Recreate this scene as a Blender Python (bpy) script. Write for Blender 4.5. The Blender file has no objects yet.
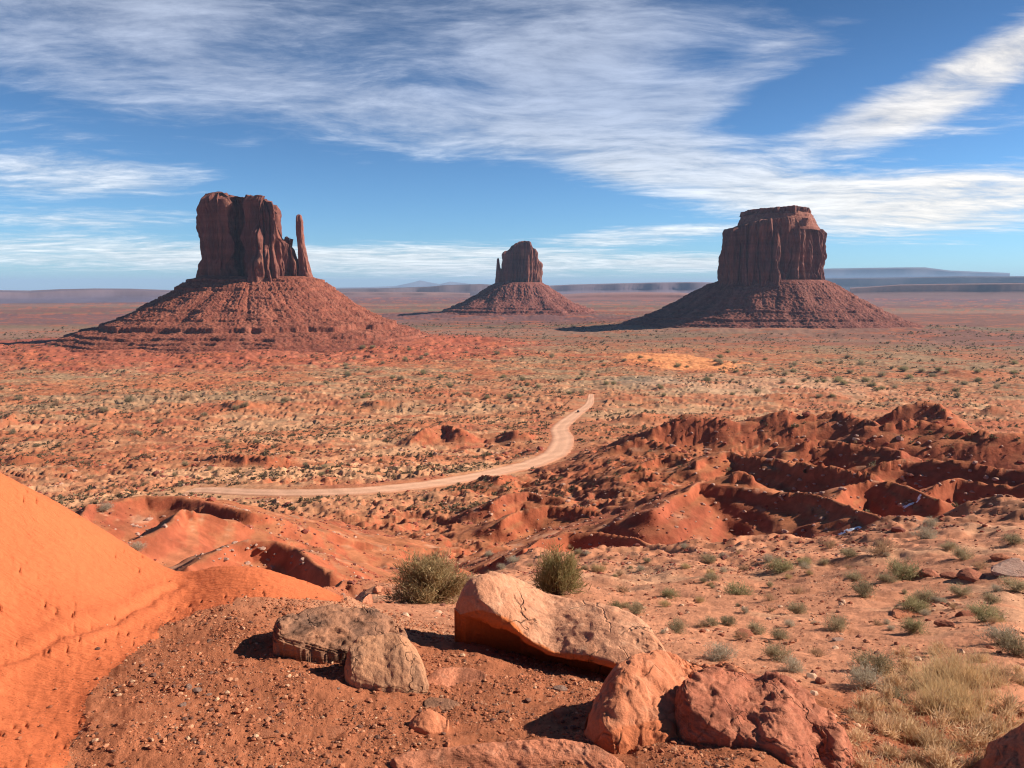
import bpy, math, random
import numpy as np
from math import radians, sin, cos, tan, pi
rng = np.random.RandomState(7); random.seed(7)
S = bpy.context.scene; COL = S.collection
EYE = 120.0; PITCH = radians(7.33); FPX = 769.0
# ---------------------------------------------------------------- camera
cd = bpy.data.cameras.new('camera'); cam = bpy.data.objects.new('camera', cd); COL.objects.link(cam)
cam.location = (0, 0, EYE); cam.rotation_euler = (pi/2-PITCH, 0, 0)
cd.sensor_width = 36; cd.lens = 36*FPX/1024; cd.clip_start = 0.1; cd.clip_end = 400000
S.camera = cam
# ---------------------------------------------------------------- light
SUN_AZ = radians(81); SUN_EL = radians(31)      # azimuth measured from +Y towards +X
sv = (sin(SUN_AZ)*cos(SUN_EL), cos(SUN_AZ)*cos(SUN_EL), sin(SUN_EL))
sl = bpy.data.lights.new('sun', 'SUN'); sun = bpy.data.objects.new('sun', sl); COL.objects.link(sun)
sl.energy = 5.0; sl.angle = radians(0.55); sl.color = (1.0, 0.91, 0.80)
from mathutils import Vector
sun.rotation_euler = Vector(sv).to_track_quat('Z', 'Y').to_euler()
sun.location = (200, 200, 400)
S.view_settings.view_transform = 'Standard'; S.view_settings.look = 'None'
S.view_settings.gamma = 1.0; S.view_settings.exposure = 0.78; S.view_settings.use_curve_mapping = False
S.cycles.use_denoising = True; S.cycles.denoising_prefilter = 'ACCURATE'; S.cycles.pixel_filter_type = 'BLACKMAN_HARRIS'; S.cycles.filter_width = 1.15; S.cycles.max_bounces = 5; S.cycles.diffuse_bounces = 3; S.cycles.volume_bounces = 0
S.cycles.use_adaptive_sampling = False

# ---------------------------------------------------------------- node helper
class NT:
    def __init__(s, tree): s.t = tree; s.n = tree.nodes; s.l = tree.links
    def a(s, typ, ins=None, **kw):
        n = s.n.new(typ)
        for k, v in kw.items(): setattr(n, k, v)
        for k, v in (ins or {}).items():
            sk = n.inputs[k]
            if hasattr(v, 'is_output') : s.l.new(v, sk)
            else: sk.default_value = v
        return n
    def math(s, op, a, b=None, c=None, clamp=False):
        ins = {0: a}
        if b is not None: ins[1] = b
        if c is not None: ins[2] = c
        return s.a('ShaderNodeMath', ins, operation=op, use_clamp=clamp).outputs[0]
    def mr(s, v, a, b, c=0., d=1., smooth=False):
        n = s.a('ShaderNodeMapRange', {0: v, 1: a, 2: b, 3: c, 4: d})
        if smooth: n.interpolation_type = 'SMOOTHSTEP'
        return n.outputs[0]
    def noise(s, vec, scale, detail=4, rough=.55, dist=0.):
        return s.a('ShaderNodeTexNoise', {'Vector': vec, 'Scale': scale, 'Detail': detail, 'Roughness': rough, 'Distortion': dist}).outputs[0]
    def mix(s, f, a, b, mode='MIX'):
        n = s.a('ShaderNodeMix', data_type='RGBA', blend_type=mode)
        for i, v in ((0, f), (6, a), (7, b)):
            if hasattr(v, 'is_output'): s.l.new(v, n.inputs[i])
            else: n.inputs[i].default_value = v if i == 0 else (tuple(v)+(1,))[:4]
        return n.outputs[2]

# ---------------------------------------------------------------- world
W = bpy.data.worlds.new('World'); S.world = W; W.use_nodes = True
w = NT(W.node_tree); w.n.clear()
sky = w.a('ShaderNodeTexSky', sky_type='NISHITA', sun_disc=False, sun_elevation=SUN_EL, sun_rotation=SUN_AZ,
          altitude=1600, air_density=1.0, dust_density=0.35, ozone_density=2.2)
tc = w.a('ShaderNodeTexCoord').outputs['Generated']
sp = w.a('ShaderNodeSeparateXYZ', {0: tc}).outputs
az = w.math('MULTIPLY', w.math('ARCTAN2', sp[0], sp[1]), 57.2958)
el = w.math('MULTIPLY', w.math('ARCSINE', sp[2]), 57.2958)
ae = w.a('ShaderNodeCombineXYZ', {0: az, 1: el}).outputs[0]
# plane projection of the cloud deck
zz = w.math('ADD', w.math('MAXIMUM', sp[2], 0.0), 0.075)
pl = w.a('ShaderNodeCombineXYZ', {0: w.math('DIVIDE', sp[0], zz), 1: w.math('DIVIDE', sp[1], zz), 2: 0.0}).outputs[0]
warp = w.a('ShaderNodeTexNoise', {'Vector': pl, 'Scale': 0.55, 'Detail': 3.0}).outputs['Color']
wv = w.a('ShaderNodeVectorMath', {0: warp, 1: (0.5, 0.5, 0.5)}, operation='SUBTRACT').outputs[0]
wv = w.a('ShaderNodeVectorMath', {0: wv, 3: 1.0}, operation='SCALE').outputs[0]
pw = w.a('ShaderNodeVectorMath', {0: pl, 1: wv}, operation='ADD').outputs[0]
m1 = w.a('ShaderNodeMapping', {'Vector': pw, 'Rotation': (0, 0, radians(24)), 'Scale': (0.42, 1.15, 1)}).outputs[0]
m2 = w.a('ShaderNodeMapping', {'Vector': pw, 'Rotation': (0, 0, radians(-30)), 'Scale': (0.75, 1.35, 1)}).outputs[0]
n1 = w.noise(m1, 2.1, 14, .66, .12)
n2 = w.noise(m2, 5.0, 12, .64, .10)
n3 = w.noise(pw, 1.3, 10, .62)
def blob(az0, el0, ra, re, rot, amp, soft=1.0):
    m = w.a('ShaderNodeMapping', {'Vector': ae, 'Location': (az0, el0, 0), 'Rotation': (0, 0, radians(rot)), 'Scale': (ra, re, 1)}, vector_type='TEXTURE').outputs[0]
    ln = w.a('ShaderNodeVectorMath', {0: m}, operation='LENGTH').outputs['Value']
    return w.mr(ln, 0.25, 1.25, amp, 0.0, True)
BL = [ # azimuth, elevation, half sizes, rotation, strength
 (-14, 16, 42, 10, -3, .80), (-4, 11, 24, 2.6, -8, .42), (-30, 13.0, 12, 2.0, -12, .30), (4, 17.5, 13, 6, -35, .30),
 (-31, 6.6, 13, 1.9, 0, .95), (-30, 2.2, 17, 2.0, 0, 1.0), (-4, 1.7, 22, 1.9, 0, 1.2), (-28, 4.4, 14, .8, 1, .75),
 (27, 5.2, 17, 3.2, 1, 1.25), (14, 7.0, 10, 1.8, -4, .60), (29, 12.3, 12, 2.4, 18, .90), (35, 16, 8, 4, 20, .45),
 (7, 11.5, 12, 5.5, -20, .45), (12, 19, 14, 4, -10, .35), (14, 13.0, 10, 2.0, 22, .50), (22, 9.5, 16, 2.2, 4, .45), (-33, 9.5, 14, 1.6, -6, .35), (9, 3.6, 8, .9, 1, .9), (16, 1.5, 9, 1.0, 0, .8), (34, 9.2, 7, 1.2, 0, .25), (-35, 20, 20, 5, -10, .35),
 (-60, 14, 30, 9, 0, .5), (70, 16, 34, 9, 10, .6), (160, 20, 60, 14, 5, .5), (-140, 26, 50, 12, -5, .5), (20, 55, 40, 16, 20, .45)]
cov = None
for b in BL:
    o = blob(*b); cov = o if cov is None else w.math('ADD', cov, o)
cov = w.math('MINIMUM', cov, 1.3)
tex = w.math('ADD', w.math('MULTIPLY', n1, 0.72), w.math('ADD', w.math('MULTIPLY', n2, 0.62), w.math('MULTIPLY', n3, 0.40)))
den = w.math('ADD', w.math('MULTIPLY', cov, 0.62), w.math('SUBTRACT', tex, 1.13))
dens = w.mr(den, 0.05, 0.62, 0, 1, True)
opa = w.math('MAXIMUM', w.mr(el, 6, 14, 0.92, 0.60, True), w.mr(az, 14, 26, 0, .88, True))
cl = w.mr(w.math('ADD', w.math('MULTIPLY', n1, .5), w.math('MULTIPLY', n2, .5)), 0.36, 0.64, 0.68, 1.16)
lowc = w.mr(el, 1.0, 14.0, 0.0, 1.0, True)
ccol = w.mix(lowc, (0.88, 0.92, 0.93), (0.60, 0.66, 0.80))
edge = w.mr(w.math('SUBTRACT', az, 12), 0, 20, 0, 1, True)
ccol = w.mix(edge, ccol, (0.98, 0.92, 0.84))
ccol = w.mix(1.0, ccol, w.a('ShaderNodeCombineColor', {0: cl, 1: cl, 2: cl}).outputs[0], 'MULTIPLY')
skyc = w.mix(1.0, sky.outputs[0], (0.56, 0.89, 1.20), 'MULTIPLY')
dk = w.mr(el, 0, 26, 0.78, 0.38, True)
skyc = w.mix(1.0, skyc, w.a('ShaderNodeCombineColor', {0: dk, 1: dk, 2: dk}).outputs[0], 'MULTIPLY')
bg1 = w.a('ShaderNodeBackground', {0: skyc, 1: 0.085})
bg2 = w.a('ShaderNodeBackground', {0: ccol, 1: 0.68})
mx = w.a('ShaderNodeMixShader', {0: w.math('MULTIPLY', dens, opa), 1: bg1.outputs[0], 2: bg2.outputs[0]})
w.a('ShaderNodeOutputWorld', {0: mx.outputs[0]})
W.cycles.sampling_method = 'MANUAL'; W.cycles.sample_map_resolution = 512

# ---------------------------------------------------------------- numpy noise
def _h(ix, iy, iz, s):
    n = (ix.astype(np.int64)*374761393 + iy.astype(np.int64)*668265263 + iz.astype(np.int64)*2147483647 + s*1274126177) & 0xffffffff
    n = ((n ^ (n >> 13))*1274126177) & 0xffffffff
    n = ((n ^ (n >> 15))*2246822519) & 0xffffffff
    return n ^ (n >> 16)
def P2(x, y, s=0):
    x = np.asarray(x, float); y = np.asarray(y, float)
    ix = np.floor(x); iy = np.floor(y); fx = x-ix; fy = y-iy
    ix = ix.astype(np.int64); iy = iy.astype(np.int64); z = np.int64(0)*ix
    u = fx*fx*fx*(fx*(fx*6-15)+10); v = fy*fy*fy*(fy*(fy*6-15)+10)
    def g(a, b):
        th = (_h(ix+a, iy+b, z, s) & 0xffff)*(2*pi/65536)
        return np.cos(th)*(fx-a)+np.sin(th)*(fy-b)
    a = g(0, 0); a += u*(g(1, 0)-a); b = g(0, 1); b += u*(g(1, 1)-b)
    return (a+v*(b-a))*1.5
def P3(x, y, z, s=0):
    x, y, z = [np.asarray(q, float) for q in np.broadcast_arrays(x, y, z)]
    ix, iy, iz = np.floor(x), np.floor(y), np.floor(z); fx, fy, fz = x-ix, y-iy, z-iz
    ix, iy, iz = ix.astype(np.int64), iy.astype(np.int64), iz.astype(np.int64)
    f = lambda t: t*t*t*(t*(t*6-15)+10)
    u, v, q = f(fx), f(fy), f(fz)
    def g(a, b, c):
        h = _h(ix+a, iy+b, iz+c, s)
        th = (h & 0xffff)*(2*pi/65536); cz = ((h >> 16) & 0xffff)/32768.-1; r = np.sqrt(1-cz*cz)
        return r*np.cos(th)*(fx-a)+r*np.sin(th)*(fy-b)+cz*(fz-c)
    l = lambda a, b, t: a+t*(b-a)
    return l(l(l(g(0,0,0), g(1,0,0), u), l(g(0,1,0), g(1,1,0), u), v), l(l(g(0,0,1), g(1,0,1), u), l(g(0,1,1), g(1,1,1), u), v), q)*1.5
def F2(x, y, oct=4, s=0, r=.5):
    o = 0; a = 1.
    for k in range(oct): o = o+a*P2(x*2**k, y*2**k, s+k); a *= r
    return o
def F3(x, y, z, oct=4, s=0, r=.5):
    o = 0; a = 1.
    for k in range(oct): o = o+a*P3(x*2**k, y*2**k, z*2**k, s+k); a *= r
    return o
def sm(a, b, x):
    t = np.clip((x-a)/(b-a), 0, 1); return t*t*(3-2*t)

# ---------------------------------------------------------------- pixel rays (to measure the place from the photo)
def ray(px, py):
    x = (px-512)/FPX; u = (384-py)/FPX
    yf = cos(PITCH)+sin(PITCH)*u; z = -sin(PITCH)+cos(PITCH)*u
    h = np.hypot(x, yf)
    return np.arctan2(x, yf), z/h
def pt(px, py, d):                       # point at horizontal distance d (relative to the eye)
    a, t = ray(px, py); return np.array([d*sin(a), d*cos(a), d*t])
def pf(px, py, y):                       # point on the plane Y = y
    x = (px-512)/FPX; u = (384-py)/FPX
    yf = cos(PITCH)+sin(PITCH)*u; z = -sin(PITCH)+cos(PITCH)*u
    return np.array([x/yf*y, y, z/yf*y])

# ---------------------------------------------------------------- mesh helpers
def mk(name, V, F, mat, origin=None, parent=None, smooth=True, col=None, attrs=None, world=True):
    """V relative to the eye (world=True) -> placed in the world with its origin at `origin`."""
    V = np.asarray(V, float).copy()
    o = np.zeros(3) if origin is None else np.asarray(origin, float)
    V -= o
    F = np.asarray(F)
    me = bpy.data.meshes.new(name)
    me.vertices.add(len(V)); me.vertices.foreach_set('co', V.ravel().astype(np.float32))
    k = F.shape[1]; me.loops.add(F.size); me.loops.foreach_set('vertex_index', F.ravel().astype(np.int32))
    me.polygons.add(len(F)); me.polygons.foreach_set('loop_start', np.arange(0, F.size, k, dtype=np.int32))
    me.polygons.foreach_set('use_smooth', np.full(len(F), smooth, bool))
    me.update(calc_edges=True)
    if col is not None:
        ca = me.color_attributes.new('Col', 'FLOAT_COLOR', 'POINT')
        c4 = np.ones((len(V), 4), np.float32); c4[:, :3] = col; ca.data.foreach_set('color', c4.ravel())
    for kx, vx in (attrs or {}).items():
        at = me.attributes.new(kx, 'FLOAT', 'POINT'); at.data.foreach_set('value', np.asarray(vx, np.float32))
    me.materials.append(mat)
    ob = bpy.data.objects.new(name, me); COL.objects.link(ob)
    if parent is not None:
        ob.parent = parent; ob.location = o - (parent['_o'] if '_o' in parent else 0) if origin is not None else (0, 0, 0)
    else:
        ob.location = (o[0], o[1], o[2]+(EYE if world else 0))
    return ob
def empty(name, o):
    e = bpy.data.objects.new(name, None); COL.objects.link(e); e.location = (o[0], o[1], o[2]+EYE); e.empty_display_size = .3
    return e
def tag(o, label=None, cat=None, group=None, kind=None):
    if label: o['label'] = label
    if cat: o['category'] = cat
    if group: o['group'] = group
    if kind: o['kind'] = kind
    return o
def gridF(nu, nv, closed=False):
    i, j = np.meshgrid(np.arange(nu if closed else nu-1), np.arange(nv-1), indexing='ij')
    i2 = (i+1) % nu
    return np.stack([i*nv+j, i2*nv+j, i2*nv+j+1, i*nv+j+1], -1).reshape(-1, 4)

# ---------------------------------------------------------------- materials
def mat(name, rough=.9, spec=.2):
    m = bpy.data.materials.new(name); m.use_nodes = True; t = NT(m.node_tree); t.n.clear()
    b = t.a('ShaderNodeBsdfPrincipled', {'Roughness': rough, 'Specular IOR Level': spec})
    t.a('ShaderNodeOutputMaterial', {0: b.outputs[0]})
    return m, t, b
def vcol(t): return t.a('ShaderNodeVertexColor', layer_name='Col').outputs[0]
def gray(t, v): return t.a('ShaderNodeCombineColor', {0: v, 1: v, 2: v}).outputs[0]
def bump(t, b, h, strength, dist, prev=None):
    n = t.a('ShaderNodeBump', {'Strength': strength, 'Distance': dist, 'Height': h})
    if prev is not None: t.l.new(prev, n.inputs['Normal'])
    t.l.new(n.outputs[0], b.inputs['Normal']); return n.outputs[0]
M = {}
def terrain_mat():
    m, t, b = mat('desert_ground', .95, .1); g = t.a('ShaderNodeNewGeometry').outputs['Position']
    c = vcol(t)
    nf = t.noise(g, 9.0, 5, .6); nm = t.noise(g, 0.9, 5, .6); nl = t.noise(g, .11, 6, .65)
    near = t.a('ShaderNodeAttribute', attribute_name='near').outputs['Fac']
    v = t.math('MULTIPLY', t.mr(nm, .25, .75, .80, 1.18), t.mr(nl, .3, .7, .84, 1.16))
    vf = t.mr(nf, .25, .75, .74, 1.26)
    v = t.math('MULTIPLY', v, t.math('ADD', t.math('MULTIPLY', t.math('SUBTRACT', vf, 1), near), 1))
    c = t.mix(1.0, c, gray(t, v), 'MULTIPLY')
    # little tan grains of sandstone
    vo = t.a('ShaderNodeTexVoronoi', {'Vector': g, 'Scale': 26.0}, feature='F1').outputs['Distance']
    gr = t.math('MULTIPLY', t.mr(vo, .18, .28, 1, 0), t.math('MULTIPLY', near, t.mr(t.noise(g, 2.1, 3), .45, .62, 0, .55)))
    c = t.mix(gr, c, (.48, .27, .17))
    t.l.new(c, b.inputs['Base Color'])
    n1 = t.a('ShaderNodeBump', {'Strength': t.math('MULTIPLY', t.math('SUBTRACT', .8, near), .6), 'Distance': 1.0, 'Height': t.noise(g, .35, 6, .7)}).outputs[0]
    n2 = t.a('ShaderNodeBump', {'Strength': near, 'Distance': .035, 'Height': t.noise(g, 16, 7, .75), 'Normal': n1})
    t.l.new(n2.outputs[0], b.inputs['Normal'])
    return m
M['ground'] = terrain_mat()
def sand_mat():
    m, t, b = mat('orange_sand', .95, .12); g = t.a('ShaderNodeNewGeometry').outputs['Position']
    c = vcol(t)
    v = t.math('MULTIPLY', t.mr(t.noise(g, 1.1, 5, .6), .3, .7, .93, 1.06), t.mr(t.noise(g, 160, 3, .7), .2, .8, .86, 1.14))
    c = t.mix(1.0, c, gray(t, v), 'MULTIPLY')
    t.l.new(c, b.inputs['Base Color'])
    mp = t.a('ShaderNodeMapping', {'Vector': g, 'Rotation': (0, 0, radians(32)), 'Scale': (1.0, 3.6, 1)}).outputs[0]
    n1 = bump(t, b, t.noise(mp, 6.0, 7, .62, .3), 0.7, .05)
    n2 = t.a('ShaderNodeBump', {'Strength': .5, 'Distance': .012, 'Height': t.noise(g, 45, 5, .7), 'Normal': n1})
    t.l.new(n2.outputs[0], b.inputs['Normal'])
    return m
M['sand'] = sand_mat()
def simple_vc(name, sc, lo=.8, hi=1.2, bs=.4, bd=.1, bsc=None, rough=.95):
    m, t, b = mat(name, rough, .12); g = t.a('ShaderNodeNewGeometry').outputs['Position']
    c = t.mix(1.0, vcol(t), gray(t, t.mr(t.noise(g, sc, 6, .65), .25, .75, lo, hi)), 'MULTIPLY')
    t.l.new(c, b.inputs['Base Color'])
    bump(t, b, t.noise(g, bsc or sc*2, 7, .68), bs, bd)
    return m
M['road'] = simple_vc('dirt_track', .5, .88, 1.1, .5, .3)
M['pebble'] = simple_vc('gravel_stone', 20, .75, 1.25, .4, .01)
M['mesa'] = simple_vc('far_mesa_rock', .004, .8, 1.2, .0, 1.)
def cliff_mat(name, s=1.0):
    m, t, b = mat(name, .92, .12); g = t.a('ShaderNodeNewGeometry').outputs['Position']
    vert = t.a('ShaderNodeMapping', {'Vector': g, 'Scale': (.10/s, .10/s, .012/s)}).outputs[0]
    hor = t.a('ShaderNodeMapping', {'Vector': g, 'Scale': (.008/s, .008/s, .16/s)}).outputs[0]
    c = vcol(t)
    st = t.mr(t.noise(vert, 1.0, 7, .65, .4), .36, .66, 0, 1)
    c = t.mix(t.math('MULTIPLY', st, .70), c, (.085, .036, .034))         # desert varnish streaks
    st2 = t.mr(t.noise(vert, 2.2, 6, .6, .2), .60, .78, 0, 1)
    c = t.mix(t.math('MULTIPLY', st2, .5), c, (.50, .25, .165))
    c = t.mix(1.0, c, gray(t, t.mr(t.noise(hor, 1.0, 5, .6), .3, .7, .82, 1.14)), 'MULTIPLY')
    t.l.new(c, b.inputs['Base Color'])
    v2 = t.a('ShaderNodeMapping', {'Vector': g, 'Scale': (.22/s, .22/s, .05/s)}).outputs[0]
    n1 = bump(t, b, t.noise(v2, 1.0, 8, .68, .2), 1.0, 4.5*s)
    return m
M['cliff'] = cliff_mat('butte_cliff_sandstone')
M['talus'] = simple_vc('talus_shale', .05, .72, 1.26, .9, 3.0, .16)
def boulder_mat(name, cA, cB, cC, under=None, scale=1.0, layered=0., pits=.5):
    m, t, b = mat(name, .88, .15); tcn = t.a('ShaderNodeTexCoord').outputs['Object']
    geo = t.a('ShaderNodeNewGeometry').outputs
    n = t.noise(tcn, 2.6*scale, 7, .62, .3); n2 = t.noise(tcn, 11*scale, 6, .65)
    c = t.mix(t.mr(n, .36, .64), cA, cB)
    c = t.mix(t.mr(n2, .52, .74, 0, .75), c, cC)
    c = t.mix(1.0, c, gray(t, t.mr(t.noise(tcn, 46*scale, 5, .7), .25, .75, .80, 1.18)), 'MULTIPLY')
    if under:  # undersides: orange bounce light painted into the colour, with the stone's own tone
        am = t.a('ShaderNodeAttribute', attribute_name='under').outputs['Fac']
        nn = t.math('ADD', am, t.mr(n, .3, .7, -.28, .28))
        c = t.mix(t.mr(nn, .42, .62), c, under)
    vo = t.a('ShaderNodeTexVoronoi', {'Vector': t.a('ShaderNodeVectorMath', {0: tcn, 1: t.a('ShaderNodeVectorMath', {0: t.a('ShaderNodeTexNoise', {'Vector': tcn, 'Scale': 3.0*scale, 'Detail': 4.0}).outputs['Color'], 3: .35}, operation='SCALE').outputs[0]}, operation='ADD').outputs[0], 'Scale': 2.1*scale}, feature='DISTANCE_TO_EDGE').outputs['Distance']
    ck = t.math('MULTIPLY', t.mr(vo, 0.0, .022, 1, 0), t.mr(t.noise(tcn, 1.3*scale, 2), .48, .58))
    c = t.mix(t.math('MULTIPLY', ck, .35), c, tuple(.35*x for x in cA))
    if layered:
        lm = t.a('ShaderNodeMapping', {'Vector': tcn, 'Rotation': (0.1, radians(-22), 0.2), 'Scale': (1, 1, 16)}).outputs[0]
        lay = t.noise(lm, 1.6*scale, 5, .6)
        c = t.mix(t.mr(lay, .50, .62, 0, min(.5*layered, .7)), c, tuple(.36*x for x in cB))
    t.l.new(c, b.inputs['Base Color'])
    pv = t.a('ShaderNodeTexVoronoi', {'Vector': tcn, 'Scale': 15*scale, 'Randomness': 1.0}, feature='SMOOTH_F1').outputs['Distance']
    pit = t.math('MULTIPLY', t.mr(pv, .12, .32, -1, 0), t.mr(t.noise(tcn, 3.1*scale, 3), .5, .62, 0, pits))
    h = t.math('ADD', t.math('ADD', t.noise(tcn, 7*scale, 9, .68), t.math('MULTIPLY', t.noise(tcn, 70*scale, 4, .7), .18)), pit)
    h = t.math('SUBTRACT', h, t.math('MULTIPLY', ck, .8))
    if layered:
        h = t.math('SUBTRACT', h, t.math('MULTIPLY', lay, layered))
    bump(t, b, h, .85, .035/scale)
    return m
M['slab'] = boulder_mat('pale_sandstone', (.58, .275, .155), (.50, .210, .110), (.66, .38, .23), under=(.56, .155, .045), pits=.7)  # under colour: natural orange with painted bounce light from the ground
M['redrock'] = boulder_mat('red_sandstone', (.56, .205, .100), (.47, .150, .068), (.62, .29, .16), under=(.48, .145, .06))  # under colour again includes painted warm bounce
M['rough'] = boulder_mat('rough_red_sandstone', (.47, .165, .088), (.36, .110, .060), (.58, .26, .15), scale=1.5, layered=.8)
M['grey'] = boulder_mat('grey_lichen_stone', (.37, .165, .088), (.19, .10, .064), (.46, .22, .12), scale=1.4, layered=1.2)
M['tan'] = boulder_mat('mottled_tan_stone', (.51, .235, .12), (.28, .14, .08), (.57, .29, .155), scale=1.6)
M['strata'] = boulder_mat('layered_red_rock', (.54, .20, .105), (.45, .15, .075), (.62, .30, .18), scale=.9, layered=1.6)
M['paleb'] = boulder_mat('pale_boulder', (.50, .30, .22), (.38, .20, .14), (.56, .38, .29), scale=.6)
def leaf_mat(name, tr=.15):
    m, t, b = mat(name, .8, .15)
    oi = t.a('ShaderNodeObjectInfo').outputs['Random']
    c = t.mix(1.0, vcol(t), gray(t, t.mr(oi, 0, 1, .82, 1.2)), 'MULTIPLY')
    t.l.new(c, b.inputs['Base Color']); out = [n for n in t.n if n.type == 'OUTPUT_MATERIAL'][0]
    tl = t.a('ShaderNodeBsdfTranslucent', {0: c}); ms = t.a('ShaderNodeMixShader', {0: .38, 1: b.outputs[0], 2: tl.outputs[0]}); t.l.new(ms.outputs[0], out.inputs[0]); return m
M['shrub'] = leaf_mat('shrub_foliage'); M['grass'] = leaf_mat('dry_grass_blades')
def plain(name, c, rough=.6, metal=0., spec=.4):
    m, t, b = mat(name, rough, spec); g = t.a('ShaderNodeTexCoord').outputs['Object']
    t.l.new(t.mix(1.0, c, gray(t, t.mr(t.noise(g, 3, 3), .3, .7, .92, 1.08)), 'MULTIPLY'), b.inputs['Base Color'])
    b.inputs['Metallic'].default_value = metal; return m
M['snow'] = plain('old_snow', (.85, .87, .90), .6)
M['paint'] = plain('dark_car_paint', (.03, .03, .035), .3, .3); M['glass'] = plain('car_glass', (.02, .025, .03), .08)
M['tyre'] = plain('tyre_rubber', (.02, .02, .02), .8); M['rim'] = plain('wheel_rim', (.5, .5, .5), .35, .8)
M['lamp'] = plain('lamp_lens', (.7, .7, .65), .2)
#==TERRAIN==
# columns of the near and middle ground, measured from the photo: px -> [(distance, py or ('z', height))]
Z = lambda z: ('z', z)
behind = [(9.3, Z(-4.6)), (14, Z(-7.8)), (24, Z(-12.2))]
farL = [(40, Z(-18.5)), (75, Z(-31)), (110, Z(-42)), (180, Z(-58)), (265, Z(-72)), (320, Z(-78.5)), (410, Z(-90)), (480, Z(-98)), (600, Z(-110)), (720, Z(-117)), (850, Z(-118.5)), (1500, Z(-120)), (3000, Z(-120))]
farR = [(62, Z(-26)), (90, Z(-37)), (115, Z(-41.5)), (175, Z(-48.5)), (230, Z(-55.5)), (335, Z(-71)), (500, Z(-97)), (720, Z(-115)), (850, Z(-118.5)), (1500, Z(-120)), (3000, Z(-120))]
near0 = [(1.2, Z(-2.15))]
cols = {
 -260: near0+[(4.2, Z(-2.2)), (5.4, Z(-1.9)), (7.8, Z(-0.4)), (9.3, Z(-2.6)), (14, Z(-6.5)), (24, Z(-11))]+farL,
 -100: near0+[(4.2, Z(-2.25)), (5.4, Z(-2.2)), (7.8, 402)]+[(9.3, Z(-3.6)), (14, Z(-7)), (24, Z(-11.6))]+farL,
 0:   near0+[(3.2, Z(-2.25)), (4.2, 768), (5.5, 668), (7.8, 452)]+behind+farL,
 60:  near0+[(3.2, Z(-2.27)), (4.1, 768), (5.7, 640), (7.7, 487)]+behind+farL,
 120: near0+[(3.2, Z(-2.28)), (4.0, 760), (5.1, 672), (6.3, 608), (7.6, 529)]+behind+farL,
 175: near0+[(3.2, Z(-2.28)), (3.9, 760), (4.9, 675), (6.0, 624), (7.4, 571)]+behind+farL,
 215: near0+[(3.2, Z(-2.28)), (3.85, 760), (4.8, 678), (6.0, 613), (7.2, 559)]+behind+farL,
 260: near0+[(3.2, Z(-2.29)), (3.8, 760), (4.7, 680), (5.9, 617), (7.0, 560)]+behind+farL,
 320: near0+[(3.2, Z(-2.30)), (3.75, 760), (4.6, 685), (5.9, 620), (7.0, 579), (8.5, Z(-4.5)), (14, Z(-7.6)), (24, Z(-12.2))]+farL,
 355: near0+[(3.2, Z(-2.30)), (3.7, 762), (4.6, 688), (5.9, 622), (7.0, 600), (9.5, 604), (14, 601), (24, 588)]+farL,
 430: near0+[(3.2, Z(-2.32)), (3.65, 765), (4.6, 690), (5.7, 640), (7.5, 617), (12, 604), (24, 586)]+farL,
 520: near0+[(3.2, Z(-2.35)), (3.7, 766), (4.7, 690), (5.7, 655), (7.5, 628), (11, 608), (15, 596), (24, 578), (45, 556)]+farL[1:],
 640: near0+[(3.2, Z(-2.35)), (3.6, 768), (4.5, 708), (5.6, 675), (8, 646), (13, 608), (22, 580), (45, 549)]+farR,
 760: near0+[(3.2, Z(-2.35)), (3.6, 768), (4.6, 715), (5.6, 690), (7.5, 662), (12, 622), (20, 586), (45, 544)]+farR,
 900: near0+[(3.2, Z(-2.4)), (4.1, 780), (5.5, 722), (7.2, 682), (11, 632), (18, 586), (36, 541), (50, 524)]+farR,
 1024: near0+[(3.2, Z(-2.6)), (4.6, 790), (5.6, 742), (7, 690), (11, 630), (18, 576), (34, 532), (50, 512)]+farR,
 1300: near0+[(3.2, Z(-2.6)), (5.6, Z(-3.2)), (7, Z(-3.8)), (11, Z(-5)), (18, Z(-7)), (34, Z(-10)), (50, Z(-14))]+farR,
}
LN0, LN1, NL = math.log(1.2), math.log(3000), 700
lng = np.linspace(LN0, LN1, NL)
cpx = sorted(cols); caz = np.array([math.atan2((p-512)/FPX, cos(PITCH)-.02) for p in cpx]); prof = []
for p in cpx:
    dd = []; vv = []
    for d, q in cols[p]:
        dd.append(math.log(d)); vv.append(q[1]/d if isinstance(q, tuple) else ray(p, q)[1])
    prof.append(np.interp(lng, dd, vv))
prof = np.array(prof)
NA = 420; azg = np.linspace(-1.2, 1.2, NA)
BG = np.array([np.interp(azg, caz, prof[:, j]) for j in range(NL)]).T
def blur(A, s, ax):
    r = int(3*s)+1; k = np.exp(-.5*(np.arange(-r, r+1)/s)**2); k /= k.sum()
    pad = [(0, 0), (0, 0)]; pad[ax] = (r, r); B = np.pad(A, pad, mode='edge')
    return sum(k[i]*(B[i:i+A.shape[0]] if ax == 0 else B[:, i:i+A.shape[1]]) for i in range(2*r+1))
BG = blur(blur(BG, 2.5, 0), 2.2, 1)
def bil(G, a0, a1, b0, b1, a, b):
    u = np.clip((a-a0)/(a1-a0), 0, 1)*(G.shape[0]-1); v = np.clip((b-b0)/(b1-b0), 0, 1)*(G.shape[1]-1)
    i = np.minimum(u.astype(int), G.shape[0]-2); j = np.minimum(v.astype(int), G.shape[1]-2); u = u-i; v = v-j
    return (G[i, j]*(1-u)+G[i+1, j]*u)*(1-v)+(G[i, j+1]*(1-u)+G[i+1, j+1]*u)*v
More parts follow.
